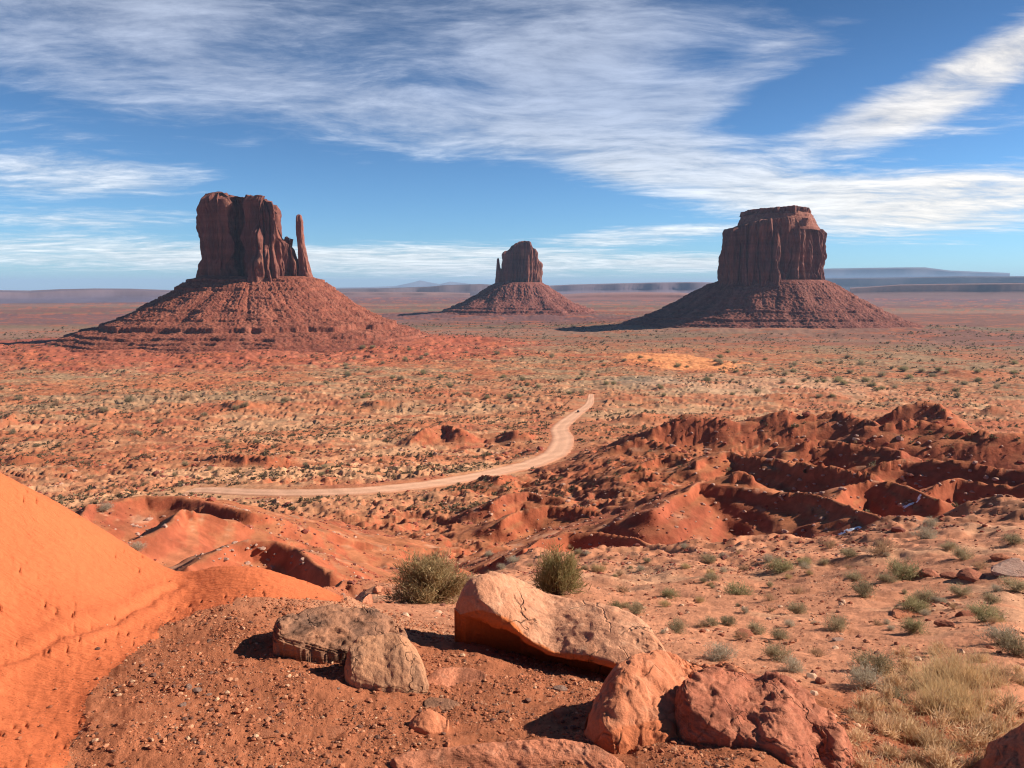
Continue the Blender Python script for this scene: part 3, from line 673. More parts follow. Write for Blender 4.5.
def talus_mesh(inner, outer, zin, zfoot, prof, ledges, sc=1., nu=760, nv=240, seed=5, am=1., colr=(.245, .075, .044)):
    """Apron of broken shale from the cliff foot down to the plain. outer: [(angle deg, radius)] round the centre of the cliff."""
    Pi = crom(np.array(inner, float), 10, True)
    if np.sum(Pi[:, 0]*np.roll(Pi[:, 1], -1)-np.roll(Pi[:, 0], -1)*Pi[:, 1]) < 0: Pi = Pi[::-1]
    cx, cy = np.array(inner)[:, 0].mean(), np.array(inner)[:, 1].mean()
    th = np.arctan2(Pi[:, 1]-cy, Pi[:, 0]-cx); o_ = np.argsort(th); th, ri = th[o_], np.hypot(Pi[:, 0]-cx, Pi[:, 1]-cy)[o_]
    T = np.linspace(-pi, pi, nu, endpoint=False)
    Rin = np.interp(T, np.r_[th-2*pi, th, th+2*pi], np.r_[ri, ri, ri])*.90
    oa, orr = np.radians([a for a, r in outer]), np.array([r for a, r in outer], float); o_ = np.argsort(oa); oa, orr = oa[o_], orr[o_]
    Tn = T; Ro = np.interp(Tn, np.r_[oa-2*pi, oa, oa+2*pi], np.r_[orr, orr, orr])
    Ro = Ro*(1+.07*P3(np.cos(T)*2.6, np.sin(T)*2.6, 0*T, seed+90)+.05*P3(np.cos(T)*8, np.sin(T)*8, 0*T, seed+92))
    Ro = np.convolve(np.r_[Ro[-40:], Ro, Ro[:40]], np.ones(31)/31, 'same')[40:-40]
    t = np.linspace(0, 1, nv)[None, :]; q = sc
    R = Rin[:, None]+(Ro-Rin)[:, None]*t
    X = cx+R*np.cos(T)[:, None]; Y = cy+R*np.sin(T)[:, None]
    X = X+q*3*F2(X/(30*q), Y/(30*q), 2, seed)*t; Y = Y+q*3*F2(X/(30*q), Y/(30*q), 2, seed+3)*t
    H = zin-zfoot
    tt = np.array([p[0] for p in prof]); zz = np.array([p[1] for p in prof])
    z = zfoot+H*np.interp(t, tt, zz)+0*X
    ca, sa = np.cos(T)[:, None], np.sin(T)[:, None]
    gul = 1-np.abs(F3(ca*9, sa*9, t*1.2+0*X, 3, seed+7, .55))*1.8
    env = np.clip(4*t*(1-t), 0, 1)**.7
    z = z+am*q*(-0.5*np.clip(gul, -1, 1)+.2)*env+am*q*1.7*F2(X/(24*q), Y/(24*q), 4, seed+13, .5)*env
    bigg = np.abs(P3(ca*4.5+.2*t, sa*4.5, t*.8+0*X, seed+97)); z = z-am*q*1.0*np.exp(-(bigg/.07)**2)*env*sm(.1, .6, P3(ca*3, sa*3, t*3+0*X, seed+96)+.3)+am*q*2.6*P3(ca*5, sa*5, t*3.2+0*X, seed+98)*env
    for Lk, hk, wob in ledges:
        lz = zfoot+H*Lk+(wob*H+1.2*q)*P3(ca*4+Lk*9, sa*2.5, 0*X, seed+int(Lk*100)); hw = hk
        qq = (z-lz)/hw; on = np.abs(qq) < 1; pres = sm(-.85, -.45, P3(ca*6, sa*6, 0*X, seed+int(Lk*77)+3))
        zn = lz+hw*np.sign(qq)*np.abs(qq)**.22; z = np.where(on, z+(zn-z)*pres*.92, z)
    rub = F3(X/(3.2*q), Y/(3.2*q), z/(3.2*q), 3, seed+23, .65)
    z = z+am*q*.95*rub*np.clip(t*12, 0, 1)
    z = np.where(t > .985, z-4*q*(t-.985)/.015, z)
    V = np.stack([X, Y, z], -1).reshape(-1, 3); F = gridF(nu, nv, True)[:, ::-1]
    # bottom of the apron closes below the plain
    c0 = C(*colr)*np.ones((len(V), 1))
    zz_ = (V[:, 2]-zfoot)/H; n = F2(V[:, 0]/(20*q), V[:, 1]/(20*q), 4, seed+33, .6)
    c = lerp(c0, c0*C(1.35, 1.5, 1.5), sm(.0, .7, n)*.55)
    c = lerp(c, c0*C(.68, .62, .70), sm(.0, .6, np.sin(zz_*46+3*n)*.5+.3*n)*.55)
    ch = P3(ca*16, sa*16, t*1.5+0*X, seed+99).ravel(); c = lerp(c, c0*C(1.35, 1.6, 1.7), sm(.15, .5, ch)*.5); c = lerp(c, c0*C(.62, .58, .62), sm(.15, .5, -ch)*.5)
    c = lerp(c, c0*C(1.3, 1.75, 1.8), sm(.38, .62, rub.ravel())*.55)
    return V, F, c
def butte(name, label, cx, cy, parts):
    o = np.array([cx, cy, ground_z(cx, cy)[0]]); e = empty(name, o); tag(e, label, 'butte'); e['_o'] = list(o)
    for (pn, (Vp, Fp, cp), mt, lb) in parts:
        ob = mk(pn, Vp-o, Fp, mt, col=cp, world=False); ob.parent = e
        if lb: ob['label'] = lb
    del e['_o']
    return e
GZB = lambda x, y: float(ground_z(x, y)[0])
def toptab(pts, Yp):                      # skyline heights measured along the top edge at the butte's own distance
    q = np.array([pf(px, py, Yp) for px, py in pts]); return lambda x, y: np.interp(x, q[:, 0], q[:, 2])
# ---- left butte with the tall free standing finger
Y1 = 1600.; wx_ = lambda px: pf(px, 275, Y1)[0]
zc1 = pf(245, 277, Y1)[2]; u1 = Y1/FPX
polyW = [(pf(p, 275, Y1+dy)[0], Y1+dy) for p, dy in [(205.5, 8), (206, -24), (213, -50), (223, -52), (230, -34), (234, -2), (240, 8), (247, 4), (250, -12), (252, -44), (260, -62), (277, -50), (287, -24), (290, 0), (289, 20), (271, 38), (244, 34), (222, 40), (212, 32)]]
topW = toptab([(190, 199), (201, 198), (204, 195), (226, 194.5), (229.5, 200), (232, 200.5), (236, 198), (258, 198), (270, 200.5), (276, 204), (280, 205), (282.5, 214), (284, 232), (287, 241), (300, 246)], Y1)
cW = cliff_mesh(polyW, topW, zc1-12, u1*.95, 900, 190, .035, 11, 1.0)
polyS = [(pf(p, 275, Y1+dy)[0], Y1+dy) for p, dy in [(281, 4), (283, -18), (290, -25), (297, -19), (300, -4), (298, 12), (288, 18)]]
topS = toptab([(278, 236), (283, 240), (286, 238), (288.5, 241), (292, 247), (296, 252), (299, 262), (303, 268)], Y1)
cS = cliff_mesh(polyS, topS, zc1-12, u1*.6, 300, 120, .03, 23, .8, rim=.6)
# the finger, lofted through its measured widths
def spire(st, Yp, depth, seed, sc):
    q = [(pf(a, y, Yp), pf(b, y, Yp)) for y, a, b in st]; zs = np.array([a[2] for a, b in q]); xa = np.array([a[0] for a, b in q]); xb = np.array([b[0] for a, b in q])
    nv, nu = 120, 110; z = np.linspace(zs[0], zs[-1], nv); o_ = np.argsort(zs)
    A = np.interp(z, zs[o_], xa[o_]); B = np.interp(z, zs[o_], xb[o_]); cxx = (A+B)/2; r = (B-A)/2
    T = np.linspace(0, 2*pi, nu, endpoint=False)[:, None]
    ct, s_t = np.cos(T), np.sin(T); e = .75
    X = cxx+r*np.sign(ct)*np.abs(ct)**e; Yy = Yp+r*depth*np.sign(s_t)*np.abs(s_t)**e
    d = 1+.16*F3(ct*1.6, s_t*1.6, z/(22*sc), 3, seed)+.10*P3(ct*2, s_t*2, z/(5*sc), seed+4)
    X = cxx+(X-cxx)*d; Yy = Yp+(Yy-Yp)*d; Zz = z+0*X
    k = np.array([.7, .35, .02]); X = np.hstack([X]+[cxx[-1]+(X[:, -1:]-cxx[-1])*a for a in k]); Yy = np.hstack([Yy]+[Yp+(Yy[:, -1:]-Yp)*a for a in k]); Zz = np.hstack([Zz]+[Zz[:, -1:]+sc*.5*(1-a) for a in k])
    V = np.stack([X, Yy, Zz], -1).reshape(-1, 3); c = C(.30, .112, .075)*(1+.18*F3(V[:, 0]/6, V[:, 1]/6, V[:, 2]/20, 3, seed+9))[:, None]
    return V, gridF(nu, nv+3, True), c
sW = spire([(286, 296.5, 314), (276, 298.5, 312.5), (266, 299.5, 309.5), (254, 298.5, 306.5), (243, 297.5, 304), (232, 296.6, 303.2), (222, 296.2, 303.2), (218.5, 296, 302), (216, 296.4, 301.6), (214.8, 297.2, 300.8)], Y1-4, 1.15, 31, u1)
gb = GZB(wx_(240), Y1)
innW = [(pf(p, 275, Y1+dy)[0], Y1+dy) for p, dy in [(196, 0), (200, -40), (240, -52), (290, -46), (314, -14), (314, 14), (270, 48), (205, 44)]]
tW = talus_mesh(innW, [(0, 372), (-30, 385), (-60, 350), (-90, 318), (-120, 345), (-150, 395), (180, 410), (150, 400), (90, 330), (30, 360)], zc1+1.5, gb-3,
    [(0, 1.0), (.10, .93), (.2, .78), (.35, .575), (.5, .40), (.62, .29), (.72, .215), (.80, .16), (.88, .10), (.94, .045), (1, 0)],
    [(.93, 4.0, .008), (.80, 4.5, .012), (.66, 2.6, .02), (.50, 3.4, .02), (.37, 3.2, .015), (.255, 8.0, .012), (.15, 4.0, .018), (.095, 3.2, .014), (.05, 2.6, .008)], u1*.85, 1000, 330, 41, 1.0)
butte('butte', 'broad red sandstone butte with a tall free standing rock finger at its right end', wx_(243), Y1, [('cliff', cW, M['cliff'], None), ('shoulder', cS, M['cliff'], 'low stepped buttress between the main cliff and the finger'), ('rock_spire', sW, M['cliff'], 'thin rock finger standing clear of the main cliff'), ('talus_slope', tW, M['talus'], None)])
# ---- right, round butte
Y3 = 2300.; u3 = Y3/FPX; xr = lambda px: pf(px, 278, Y3)[0]
zc3 = pf(772, 281, Y3)[2]
polyM = [(pf(p, 278, Y3+dy)[0], Y3+dy) for p, dy in [(720, 20), (721, -60), (732, -112), (752, -138), (775, -150), (797, -132), (812, -100), (823, -40), (823, 30), (812, 100), (780, 140), (745, 130), (724, 90)]]
topM = toptab([(700, 230), (722, 230.5), (727, 229), (740, 224.5), (760, 222), (800, 221), (812, 223), (822, 229), (840, 232)], Y3)
cM = cliff_mesh(polyM, topM, zc3-14, u3*.80, 1000, 170, .050, 163, .75, rim=.6, big=.4)
def ringpoly(x0_, x1_, fy, n=14, Yp=Y3, s=0):
    a = np.linspace(0, 2*pi, n, endpoint=False); r = 1+.05*np.sin(3*a+s); return [((x0_+x1_)/2+(x1_-x0_)/2*math.cos(t)*k, Yp+(x1_-x0_)/2*fy*math.sin(t)*k) for t, k in zip(a, r)]
rb = (pf(732, 229, Y3), pf(812, 229, Y3)); rt = (pf(744, 213, Y3), pf(811, 213, Y3))
tM2 = talus_mesh(ringpoly(rt[0][0], rt[1][0], .95), [(a, (rb[1][0]-rb[0][0])/2*k) for a, k in [(0, .96), (60, 1.03), (120, 1.03), (180, .99), (-120, 1.03), (-60, 1.0)]], rt[0][2], rb[0][2]-2,
    [(0, 1), (.3, .86), (.6, .55), (.85, .18), (1, 0)], [(.70, 4.5, .01), (.35, 4, .01)], u3*.5, 420, 70, 61, .7, (.27, .10, .065))
topC = toptab([(740, 211.5), (748, 210.5), (766, 210), (785, 208.8), (806, 210), (812, 211.5)], Y3)
cap = cliff_mesh(ringpoly(pf(743.5, 213, Y3)[0], pf(811, 213, Y3)[0], .95), topC, rt[0][2]-8, u3*.5, 320, 30, .02, 71, .6, rim=.5)
gb3 = GZB(xr(772), Y3)
innM = [(xr(772)+(r*math.cos(a)), Y3+r*.95*math.sin(a)) for a, r in [(k*pi/6, 164) for k in range(12)]]
tM = talus_mesh(innM, [(0, 410), (-30, 400), (-60, 310), (-90, 270), (-120, 300), (-150, 390), (180, 440), (120, 400), (60, 400)], zc3+3, gb3-3,
    [(0, 1.0), (.15, .86), (.3, .66), (.45, .48), (.6, .32), (.72, .21), (.82, .13), (.9, .07), (1, 0)],
    [(.9, 3.2, .02), (.62, 4, .03), (.34, 5, .02), (.16, 5, .01), (.06, 3, .01)], u3*.8, 860, 240, 81, .95, (.21, .070, .048))
butte('butte', 'massive round topped sandstone butte with a flat stepped cap, right of the valley', xr(772), Y3, [('cliff', cM, M['cliff'], None), ('cap_slope', tM2, M['talus'], 'sloping shoulder under the summit rock'), ('summit_cap', cap, M['cliff'], 'flat layered rock on top'), ('talus_slope', tM, M['talus'], None)])
# ---- middle, farther butte with a thin thumb on its left
Y2 = 3100.; u2 = Y2/FPX; xm = lambda px: pf(px, 280, Y2)[0]
zc2 = pf(520, 283, Y2)[2]
polyE = [(pf(p, 280, Y2+dy)[0], Y2+dy) for p, dy in [(501.5, 10), (503, -60), (512, -84), (524, -80), (534, -70), (541, -40), (541.8, 10), (538, 70), (520, 84), (506, 60)]]
topE = toptab([(500, 262), (502.8, 255), (505, 252), (509, 250.5), (511.5, 246.5), (514, 245), (519, 243.3), (524, 243.2), (529, 242), (531, 243), (532.3, 248.5), (537.5, 249), (539.5, 251), (542, 262)], Y2)
cE = cliff_mesh(polyE, topE, zc2-12, u2*.75, 520, 110, .022, 91, .6, rim=.5)
sE = spire([(285, 494.5, 503.5), (277, 495.5, 504), (271, 496, 503.2), (268, 496.2, 500.5), (263, 496.6, 499.6), (259.5, 496.9, 499.2), (258.5, 497.3, 498.9)], Y2-5, 1.4, 35, u2)
gb2 = GZB(xm(520), Y2)
innE = [(xm(519)+a, Y2+b) for a, b in [(100*math.cos(k*pi/6), 95*math.sin(k*pi/6)) for k in range(12)]]
tE = talus_mesh(innE, [(0, 330), (-30, 330), (-60, 310), (-90, 290), (-120, 310), (-150, 330), (180, 330), (120, 320), (60, 320)], zc2+3, gb2-3,
    [(0, 1.0), (.15, .82), (.3, .62), (.45, .44), (.6, .29), (.75, .16), (.88, .07), (1, 0)],
    [(.85, 3., .02), (.5, 4, .03), (.2, 5, .02), (.09, 6, .01)], u2*.7, 620, 150, 95, .95, (.20, .068, .050))
butte('butte', 'small distant sandstone butte with a short thin thumb on its left edge', xm(520), Y2, [('cliff', cE, M['cliff'], None), ('rock_spire', sE, M['cliff'], 'thin thumb of rock at the left edge of the cliff'), ('talus_slope', tE, M['talus'], None)])
# ---- far mesas on the horizon
def mesa(px0, px1, d0, d1, skyline, zb, seed, colr, depth=2500, n=260, cliffh=.45):
    f = np.linspace(0, 1, n); px = px0+(px1-px0)*f; dist = d0+(d1-d0)*f
    sx = np.array([s_[0] for s_ in skyline]); sy = np.array([s_[1] for s_ in skyline])
    py = np.interp(px, sx, sy); az_, te = ray(px, py); top = te*dist+dist**2*0
    em = P2(f*5, f*0, seed)*.012
    dist = dist*(1+em); H = np.maximum(top-zb, 5)
    rows = []
    for fr, hz in [(-.10, -.15), (-.06, .10), (-.03, .30), (-.014, .52), (-.011, .90), (-.004, .96), (0, 1.0)]:
        dd_ = dist*(1+fr)+dist*.0010*F2(f*60+hz*3, f*0+hz, 3, seed+5)*(1-hz); rows.append(np.stack([dd_*np.sin(az_), dd_*np.cos(az_), zb+H*hz], -1))
    for bk in (.3, 1.): rows.append(np.stack([(dist+depth*bk)*np.sin(az_), (dist+depth*bk)*np.cos(az_), zb+H*(1-.05*bk)], -1))
    dd_ = dist+depth*1.3; rows.append(np.stack([dd_*np.sin(az_), dd_*np.cos(az_), zb-60+0*dd_], -1))
    V = np.stack(rows, 1).reshape(-1, 3); F = gridF(n, len(rows))
    hz = np.tile(np.array([-.15, .1, .3, .52, .9, .96, 1, .9, .9, 0]), n)
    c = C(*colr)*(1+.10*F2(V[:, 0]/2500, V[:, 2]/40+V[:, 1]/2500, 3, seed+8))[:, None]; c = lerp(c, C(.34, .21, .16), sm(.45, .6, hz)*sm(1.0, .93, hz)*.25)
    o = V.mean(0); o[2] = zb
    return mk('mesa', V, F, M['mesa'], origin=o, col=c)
def m_(lb, *a, **k): tag(mesa(*a, **k), lb, 'mesa')
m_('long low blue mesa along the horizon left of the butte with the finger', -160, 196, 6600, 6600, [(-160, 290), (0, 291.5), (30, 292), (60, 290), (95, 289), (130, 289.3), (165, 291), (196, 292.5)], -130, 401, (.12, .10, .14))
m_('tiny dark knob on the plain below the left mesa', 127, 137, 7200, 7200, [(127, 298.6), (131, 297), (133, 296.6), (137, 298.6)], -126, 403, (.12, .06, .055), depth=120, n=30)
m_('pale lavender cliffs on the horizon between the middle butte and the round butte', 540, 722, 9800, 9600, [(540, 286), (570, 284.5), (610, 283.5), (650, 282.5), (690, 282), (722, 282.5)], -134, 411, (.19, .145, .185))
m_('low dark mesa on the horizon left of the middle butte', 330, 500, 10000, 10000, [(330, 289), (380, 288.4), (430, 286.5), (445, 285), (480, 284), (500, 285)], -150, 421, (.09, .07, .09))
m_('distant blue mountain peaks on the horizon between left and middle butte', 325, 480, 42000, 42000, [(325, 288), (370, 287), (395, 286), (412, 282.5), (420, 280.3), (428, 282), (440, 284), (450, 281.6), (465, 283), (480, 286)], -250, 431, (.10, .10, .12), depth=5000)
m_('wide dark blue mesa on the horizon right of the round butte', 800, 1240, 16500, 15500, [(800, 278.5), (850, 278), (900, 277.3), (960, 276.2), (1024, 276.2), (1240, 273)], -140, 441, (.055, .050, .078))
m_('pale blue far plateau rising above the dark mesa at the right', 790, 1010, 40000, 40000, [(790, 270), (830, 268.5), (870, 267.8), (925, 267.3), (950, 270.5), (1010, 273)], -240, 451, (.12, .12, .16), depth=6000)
m_('low purple rise on the plain right of the round butte', 850, 1200, 9000, 8800, [(850, 288), (900, 284.5), (960, 283.6), (1024, 283), (1200, 283)], -126, 461, (.20, .105, .09), cliffh=.2)
m_('low purple rise on the plain between the left and middle buttes', 322, 470, 9000, 8600, [(322, 294), (350, 292.3), (400, 292.6), (440, 292.8), (470, 294)], -126, 463, (.20, .105, .09))
m_('low red swell on the plain right of the middle butte', 560, 705, 7200, 7000, [(560, 297), (590, 295), (640, 294.3), (680, 294.8), (705, 297)], -124, 467, (.24, .10, .075))
#==ROCKS==
def nrm(v): return v/np.maximum(np.linalg.norm(v, axis=-1, keepdims=True), 1e-9)
SEC_SLAB = [(-2.4, .25), (-1.1, -.1), (-.72, -.78), (-.38, -1.0), (.2, -.72), (.78, -.42), (.98, -.15), (1.0, .25), (.85, .85), (0, 1.05), (-1.2, .9)]
SEC_BLOCK = [(-1.25, -.35), (-.9, -.95), (-.3, -1.0), (.45, -.72), (.85, -.38), (1.0, .05), (.9, .6), (.3, 1.0), (-.6, 1.1), (-1.3, .5)]
SEC_FLAT = [(-1.6, 0), (-1.0, -1.0), (0, -.95), (.75, -.55), (1.0, .2), (.9, .9), (-.2, 1.2), (-1.5, .8)]
def loft_rock(name, st, thick, seed, mt, label, cat='boulder', sec=SEC_BLOCK, nu=150, nv=170, amp=1., facet=1., under=False, strata=0., cuts=22):
    """st: stations (top px, py, bottom px, py, distance of the bottom edge, extra distance of the top edge)"""
    def gd(c, d, e):
        q = hit(c, min(d, 790)); return min(e, math.hypot(q[0], q[1])+.01) if q is not None and d < 790 else e
    st = [(a, b, c, d, gd(c, d, e), f_) for a, b, c, d, e, f_ in st]
    T_ = np.array([pt(a, b, e+f_) for a, b, c, d, e, f_ in st]); B_ = np.array([pt(c, d, e) for a, b, c, d, e, f_ in st])
    T_ = crom(T_, 12); B_ = crom(B_, 12); n = len(T_); k = np.linspace(0, n-1, nu)
    f = lambda A: np.stack([np.interp(k, np.arange(n), A[:, i]) for i in range(3)], -1)
    T_, B_ = f(T_), f(B_); s = np.linspace(-1, 1, nu); env = np.sqrt(np.clip(1-np.abs(s)**7, 0, 1))
    want = np.array([pix(q)[1] for q in T_]); aw = nrm(T_*np.array([1, 1, 0]))
    th = np.interp(s, np.linspace(-1, 1, len(thick)), thick); Sc = crom(np.array(sec, float), 14, True); Sc, _ = resample(Sc, nv)
    for _k in range(5):                   # keep the skyline of the rock where it was measured
        cc = (T_+B_)/2; a = (T_-B_)/2; V = (cc+aw*(th/2)[:, None])[:, None, :]+a[:, None, :]*Sc[None, :, 0, None]+(aw*(th/2)[:, None])[:, None, :]*Sc[None, :, 1, None]
        py_ = pix(np.moveaxis(V, -1, 0))[1].min(1); T_[:, 2] -= np.clip((want-py_), -30, 30)/FPX*np.linalg.norm(T_, axis=1)*.8
        T_[:, 2] = np.maximum(T_[:, 2], B_[:, 2]+.01)
    cc = (T_+B_)/2; a = (T_-B_)/2
    cc2 = cc+aw*(th/2)[:, None]
    V = cc2[:, None, :]+env[:, None, None]*(a[:, None, :]*Sc[None, :, 0, None]+(aw*(th/2)[:, None])[:, None, :]*Sc[None, :, 1, None])
    sp_ = np.broadcast_to(Sc[None, :, 0], (nu, nv)).ravel()
    Vf = V.reshape(-1, 3); ctr = Vf.mean(0); size = np.linalg.norm(a, axis=1).max()*2
    du = np.gradient(V, axis=0); dv = np.roll(V, -1, 1)-np.roll(V, 1, 1); N = nrm(np.cross(du, dv)).reshape(-1, 3)
    if ((Vf-np.repeat(cc2, nv, 0))*N).sum() < 0: N = -N
    rk_ = np.random.RandomState(seed+77); K_ = cuts
    for _k in range(K_):                  # broken faces: flat cuts through the outermost stone
        n_ = rk_.normal(size=3); n_[2] = abs(n_[2])*.8; n_ /= np.linalg.norm(n_); dt = (Vf-ctr) @ n_
        h_ = np.percentile(dt, rk_.uniform(87, 97.5)); ov = np.maximum(dt-h_, 0); Vf = Vf-n_*(ov*rk_.uniform(.55, .9))[:, None]*(.35+.65*(1-abs(n_[2])))
    V = Vf.reshape(nu, nv, 3); du = np.gradient(V, axis=0); dv = np.roll(V, -1, 1)-np.roll(V, 1, 1); N2 = nrm(np.cross(du, dv)).reshape(-1, 3)
    N2 *= np.sign((N2*N).sum(1, keepdims=True)+1e-6); N = N2
    q = Vf/size; X, Y_, Z_ = q.T
    d = .020*F3(X*1.6, Y_*1.6, Z_*1.6, 2, seed)+facet*.013*np.tanh(14*P3(X*2.4, Y_*2.4, Z_*2.4, seed+5))+facet*.009*np.tanh(16*P3(X*5, Y_*5, Z_*5, seed+6))
    cr = np.abs(P3(X*2.9+.3, Y_*2.9, Z_*2.9, seed+9)); d -= .022*np.exp(-(cr/.022)**2)
    d += .007*F3(X*9, Y_*9, Z_*9, 4, seed+12, .62)
    d += (strata*.03+.008)*np.abs(P3(X*2+Z_*4, Y_*2, Z_*24+X*7, seed+15))
    Vf = Vf+N*(d*size*amp)[:, None]*np.repeat(env, nv)[:, None]
    allx = [s_[0] for s_ in st]+[s_[2] for s_ in st]; wl, wr = min(allx), max(allx); wt = min(s_[1] for s_ in st)
    for _k in range(3):                   # bring it back to its measured width and height after the cutting
        px_, py_ = pix(Vf.T); c_ = (px_.min()+px_.max())/2; dm_ = np.linalg.norm(ctr)
        kx = (wr-wl)/(px_.max()-px_.min()); Vf[:, 0] = (Vf[:, 0]-ctr[0])*kx+ctr[0]+((wl+wr)/2-c_)/FPX*dm_
        zb0 = Vf[:, 2].min(); hh_ = Vf[:, 2].max()-zb0; Vf[:, 2] = zb0+(Vf[:, 2]-zb0)*(1+(py_.min()-wt)/FPX*dm_/hh_*.9)
    zb0 = Vf[:, 2].min(); fz_ = (Vf[:, 2]-zb0)/(Vf[:, 2].max()-zb0); Vf[:, 2] -= .45*size*np.clip(.32-fz_, 0, 1)
    lowm = sp_ < (-1.0 if sec is SEC_SLAB else -.72); Vf[lowm, 2] = np.minimum(Vf[lowm, 2], ground_z(Vf[lowm, 0], Vf[lowm, 1])-.05)
    o = ctr.copy(); o[2] = Vf[:, 2].min()
    ob = mk(name, Vf, gridF(nu, nv, False), mt, origin=o, attrs={'under': sm(.10, -.50, sp_) if under else sp_*0})  # mask for the painted bounce light and natural orange low on the rock
    # close the ring
    me = ob.data; import bmesh
    bm = bmesh.new(); bm.from_mesh(me); bm.verts.ensure_lookup_table()
    for i in range(nu-1):
        fa = bm.faces.new([bm.verts[j] for j in (i*nv+nv-1, (i+1)*nv+nv-1, (i+1)*nv, i*nv)]); fa.smooth = True
    bm.normal_update(); bmesh.ops.recalc_face_normals(bm, faces=bm.faces[:]); bm.to_mesh(me); bm.free()
    return tag(ob, label, cat)
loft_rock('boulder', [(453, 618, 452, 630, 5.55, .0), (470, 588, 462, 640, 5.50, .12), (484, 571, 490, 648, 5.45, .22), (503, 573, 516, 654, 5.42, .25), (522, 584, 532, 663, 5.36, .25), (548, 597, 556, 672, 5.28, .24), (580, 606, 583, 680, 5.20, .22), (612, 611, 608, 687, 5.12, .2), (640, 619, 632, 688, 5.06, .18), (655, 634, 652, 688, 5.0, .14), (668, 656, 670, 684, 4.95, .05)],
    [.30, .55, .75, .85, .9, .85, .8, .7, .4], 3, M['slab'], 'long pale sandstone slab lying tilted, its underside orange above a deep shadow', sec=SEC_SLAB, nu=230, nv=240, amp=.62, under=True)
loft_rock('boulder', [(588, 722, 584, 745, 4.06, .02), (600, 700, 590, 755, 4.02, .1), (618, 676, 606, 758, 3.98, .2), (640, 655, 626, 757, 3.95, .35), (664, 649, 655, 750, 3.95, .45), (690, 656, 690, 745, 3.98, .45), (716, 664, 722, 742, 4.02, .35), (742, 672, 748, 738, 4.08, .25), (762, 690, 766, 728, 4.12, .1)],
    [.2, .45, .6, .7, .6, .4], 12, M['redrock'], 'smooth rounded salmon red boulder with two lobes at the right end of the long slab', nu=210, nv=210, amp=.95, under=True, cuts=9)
loft_rock('boulder', [(676, 706, 674, 742, 3.98, .02), (694, 678, 690, 752, 3.94, .2), (728, 666, 728, 750, 3.92, .3), (758, 667, 760, 752, 3.90, .35), (790, 676, 792, 775, 3.88, .35), (815, 690, 820, 800, 3.86, .3), (836, 716, 842, 810, 3.85, .18), (850, 752, 856, 815, 3.85, .05)],
    [.2, .5, .65, .7, .6, .35], 19, M['rough'], 'rough pitted red boulder with a broken lower edge, right of the smooth salmon one', nu=220, nv=210, amp=1.05, facet=1.5, strata=.6, cuts=13)
loft_rock('boulder', [(272, 640, 272, 648, 5.05, .0), (284, 620, 282, 652, 5.0, .1), (304, 610, 300, 656, 4.98, .2), (330, 605, 330, 660, 4.95, .28), (358, 604, 360, 660, 4.95, .3), (384, 608, 386, 656, 4.98, .28), (400, 620, 402, 650, 5.02, .12), (408, 638, 408, 648, 5.05, 0)],
    [.15, .4, .5, .5, .3], 27, M['grey'], 'low grey layered rock with dark bedding lines, behind the mottled tan boulder', nu=190, nv=170, amp=1.0, facet=1.4, strata=1.6)
loft_rock('boulder', [(344, 672, 343, 683, 4.60, 0), (352, 650, 350, 688, 4.58, .08), (368, 637, 366, 692, 4.56, .16), (386, 633, 386, 694, 4.54, .2), (404, 638, 406, 696, 4.54, .18), (418, 656, 420, 698, 4.55, .1), (430, 684, 431, 696, 4.56, 0)],
    [.12, .32, .4, .36, .12], 33, M['tan'], 'mottled tan and grey boulder shaped like a loaf, in front of the grey layered rock', nu=150, nv=150, amp=.85)
loft_rock('stone', [(409, 726, 409, 729, 4.06, 0), (416, 714, 415, 734, 4.05, .05), (428, 709, 430, 736, 4.04, .06), (440, 714, 442, 733, 4.04, .04), (449, 723, 449, 727, 4.05, 0)],
    [.05, .12, .15, .12, .05], 39, M['redrock'], 'fist sized orange stone with a flat top, lying below the mottled tan boulder', 'stone', nu=70, nv=70, amp=.8)
loft_rock('flat_rock', [(424, 680, 423, 686, 4.72, 0), (440, 670, 440, 689, 4.70, .1), (462, 667, 464, 689, 4.70, .12), (478, 671, 480, 685, 4.72, .08), (486, 677, 486, 681, 4.74, 0)],
    [.1, .2, .22, .1], 44, M['strata'], 'flat orange slab half buried right of the mottled tan boulder', 'rock', sec=SEC_FLAT, nu=90, nv=80, amp=.7)
loft_rock('flat_rock', [(424, 702, 424, 708, 4.42, 0), (436, 697, 436, 712, 4.40, .05), (450, 699, 452, 713, 4.40, .05), (460, 705, 460, 709, 4.42, 0)],
    [.05, .12, .12, .05], 47, M['grey'], 'small flat brown slab just below the mottled tan boulder', 'rock', sec=SEC_FLAT, nu=70, nv=70, amp=.9)
loft_rock('rock_ledge', [(392, 768, 388, 800, 3.50, 0), (420, 750, 414, 806, 3.50, .06), (462, 741, 460, 812, 3.5, .1), (510, 738, 512, 815, 3.5, .1), (560, 741, 566, 812, 3.5, .1), (600, 751, 608, 806, 3.5, .06), (628, 772, 632, 798, 3.5, 0)],
    [.1, .22, .26, .22, .1], 52, M['strata'], 'low layered red ledge at the bottom edge, left of the salmon boulder', 'rock', sec=SEC_FLAT, nu=200, nv=150, amp=.7, strata=1.5)
loft_rock('boulder', [(958, 778, 956, 800, 4.3, 0), (974, 758, 970, 812, 4.26, .1), (996, 738, 992, 820, 4.22, .2), (1022, 723, 1020, 826, 4.2, .28), (1054, 712, 1056, 830, 4.2, .3), (1090, 712, 1092, 828, 4.22, .2), (1110, 740, 1112, 800, 4.25, 0)],
    [.2, .5, .6, .6, .3], 58, M['redrock'], 'dark red boulder cut off by the right edge, beside the dry grass', nu=150, nv=140, amp=.9, facet=1.3)
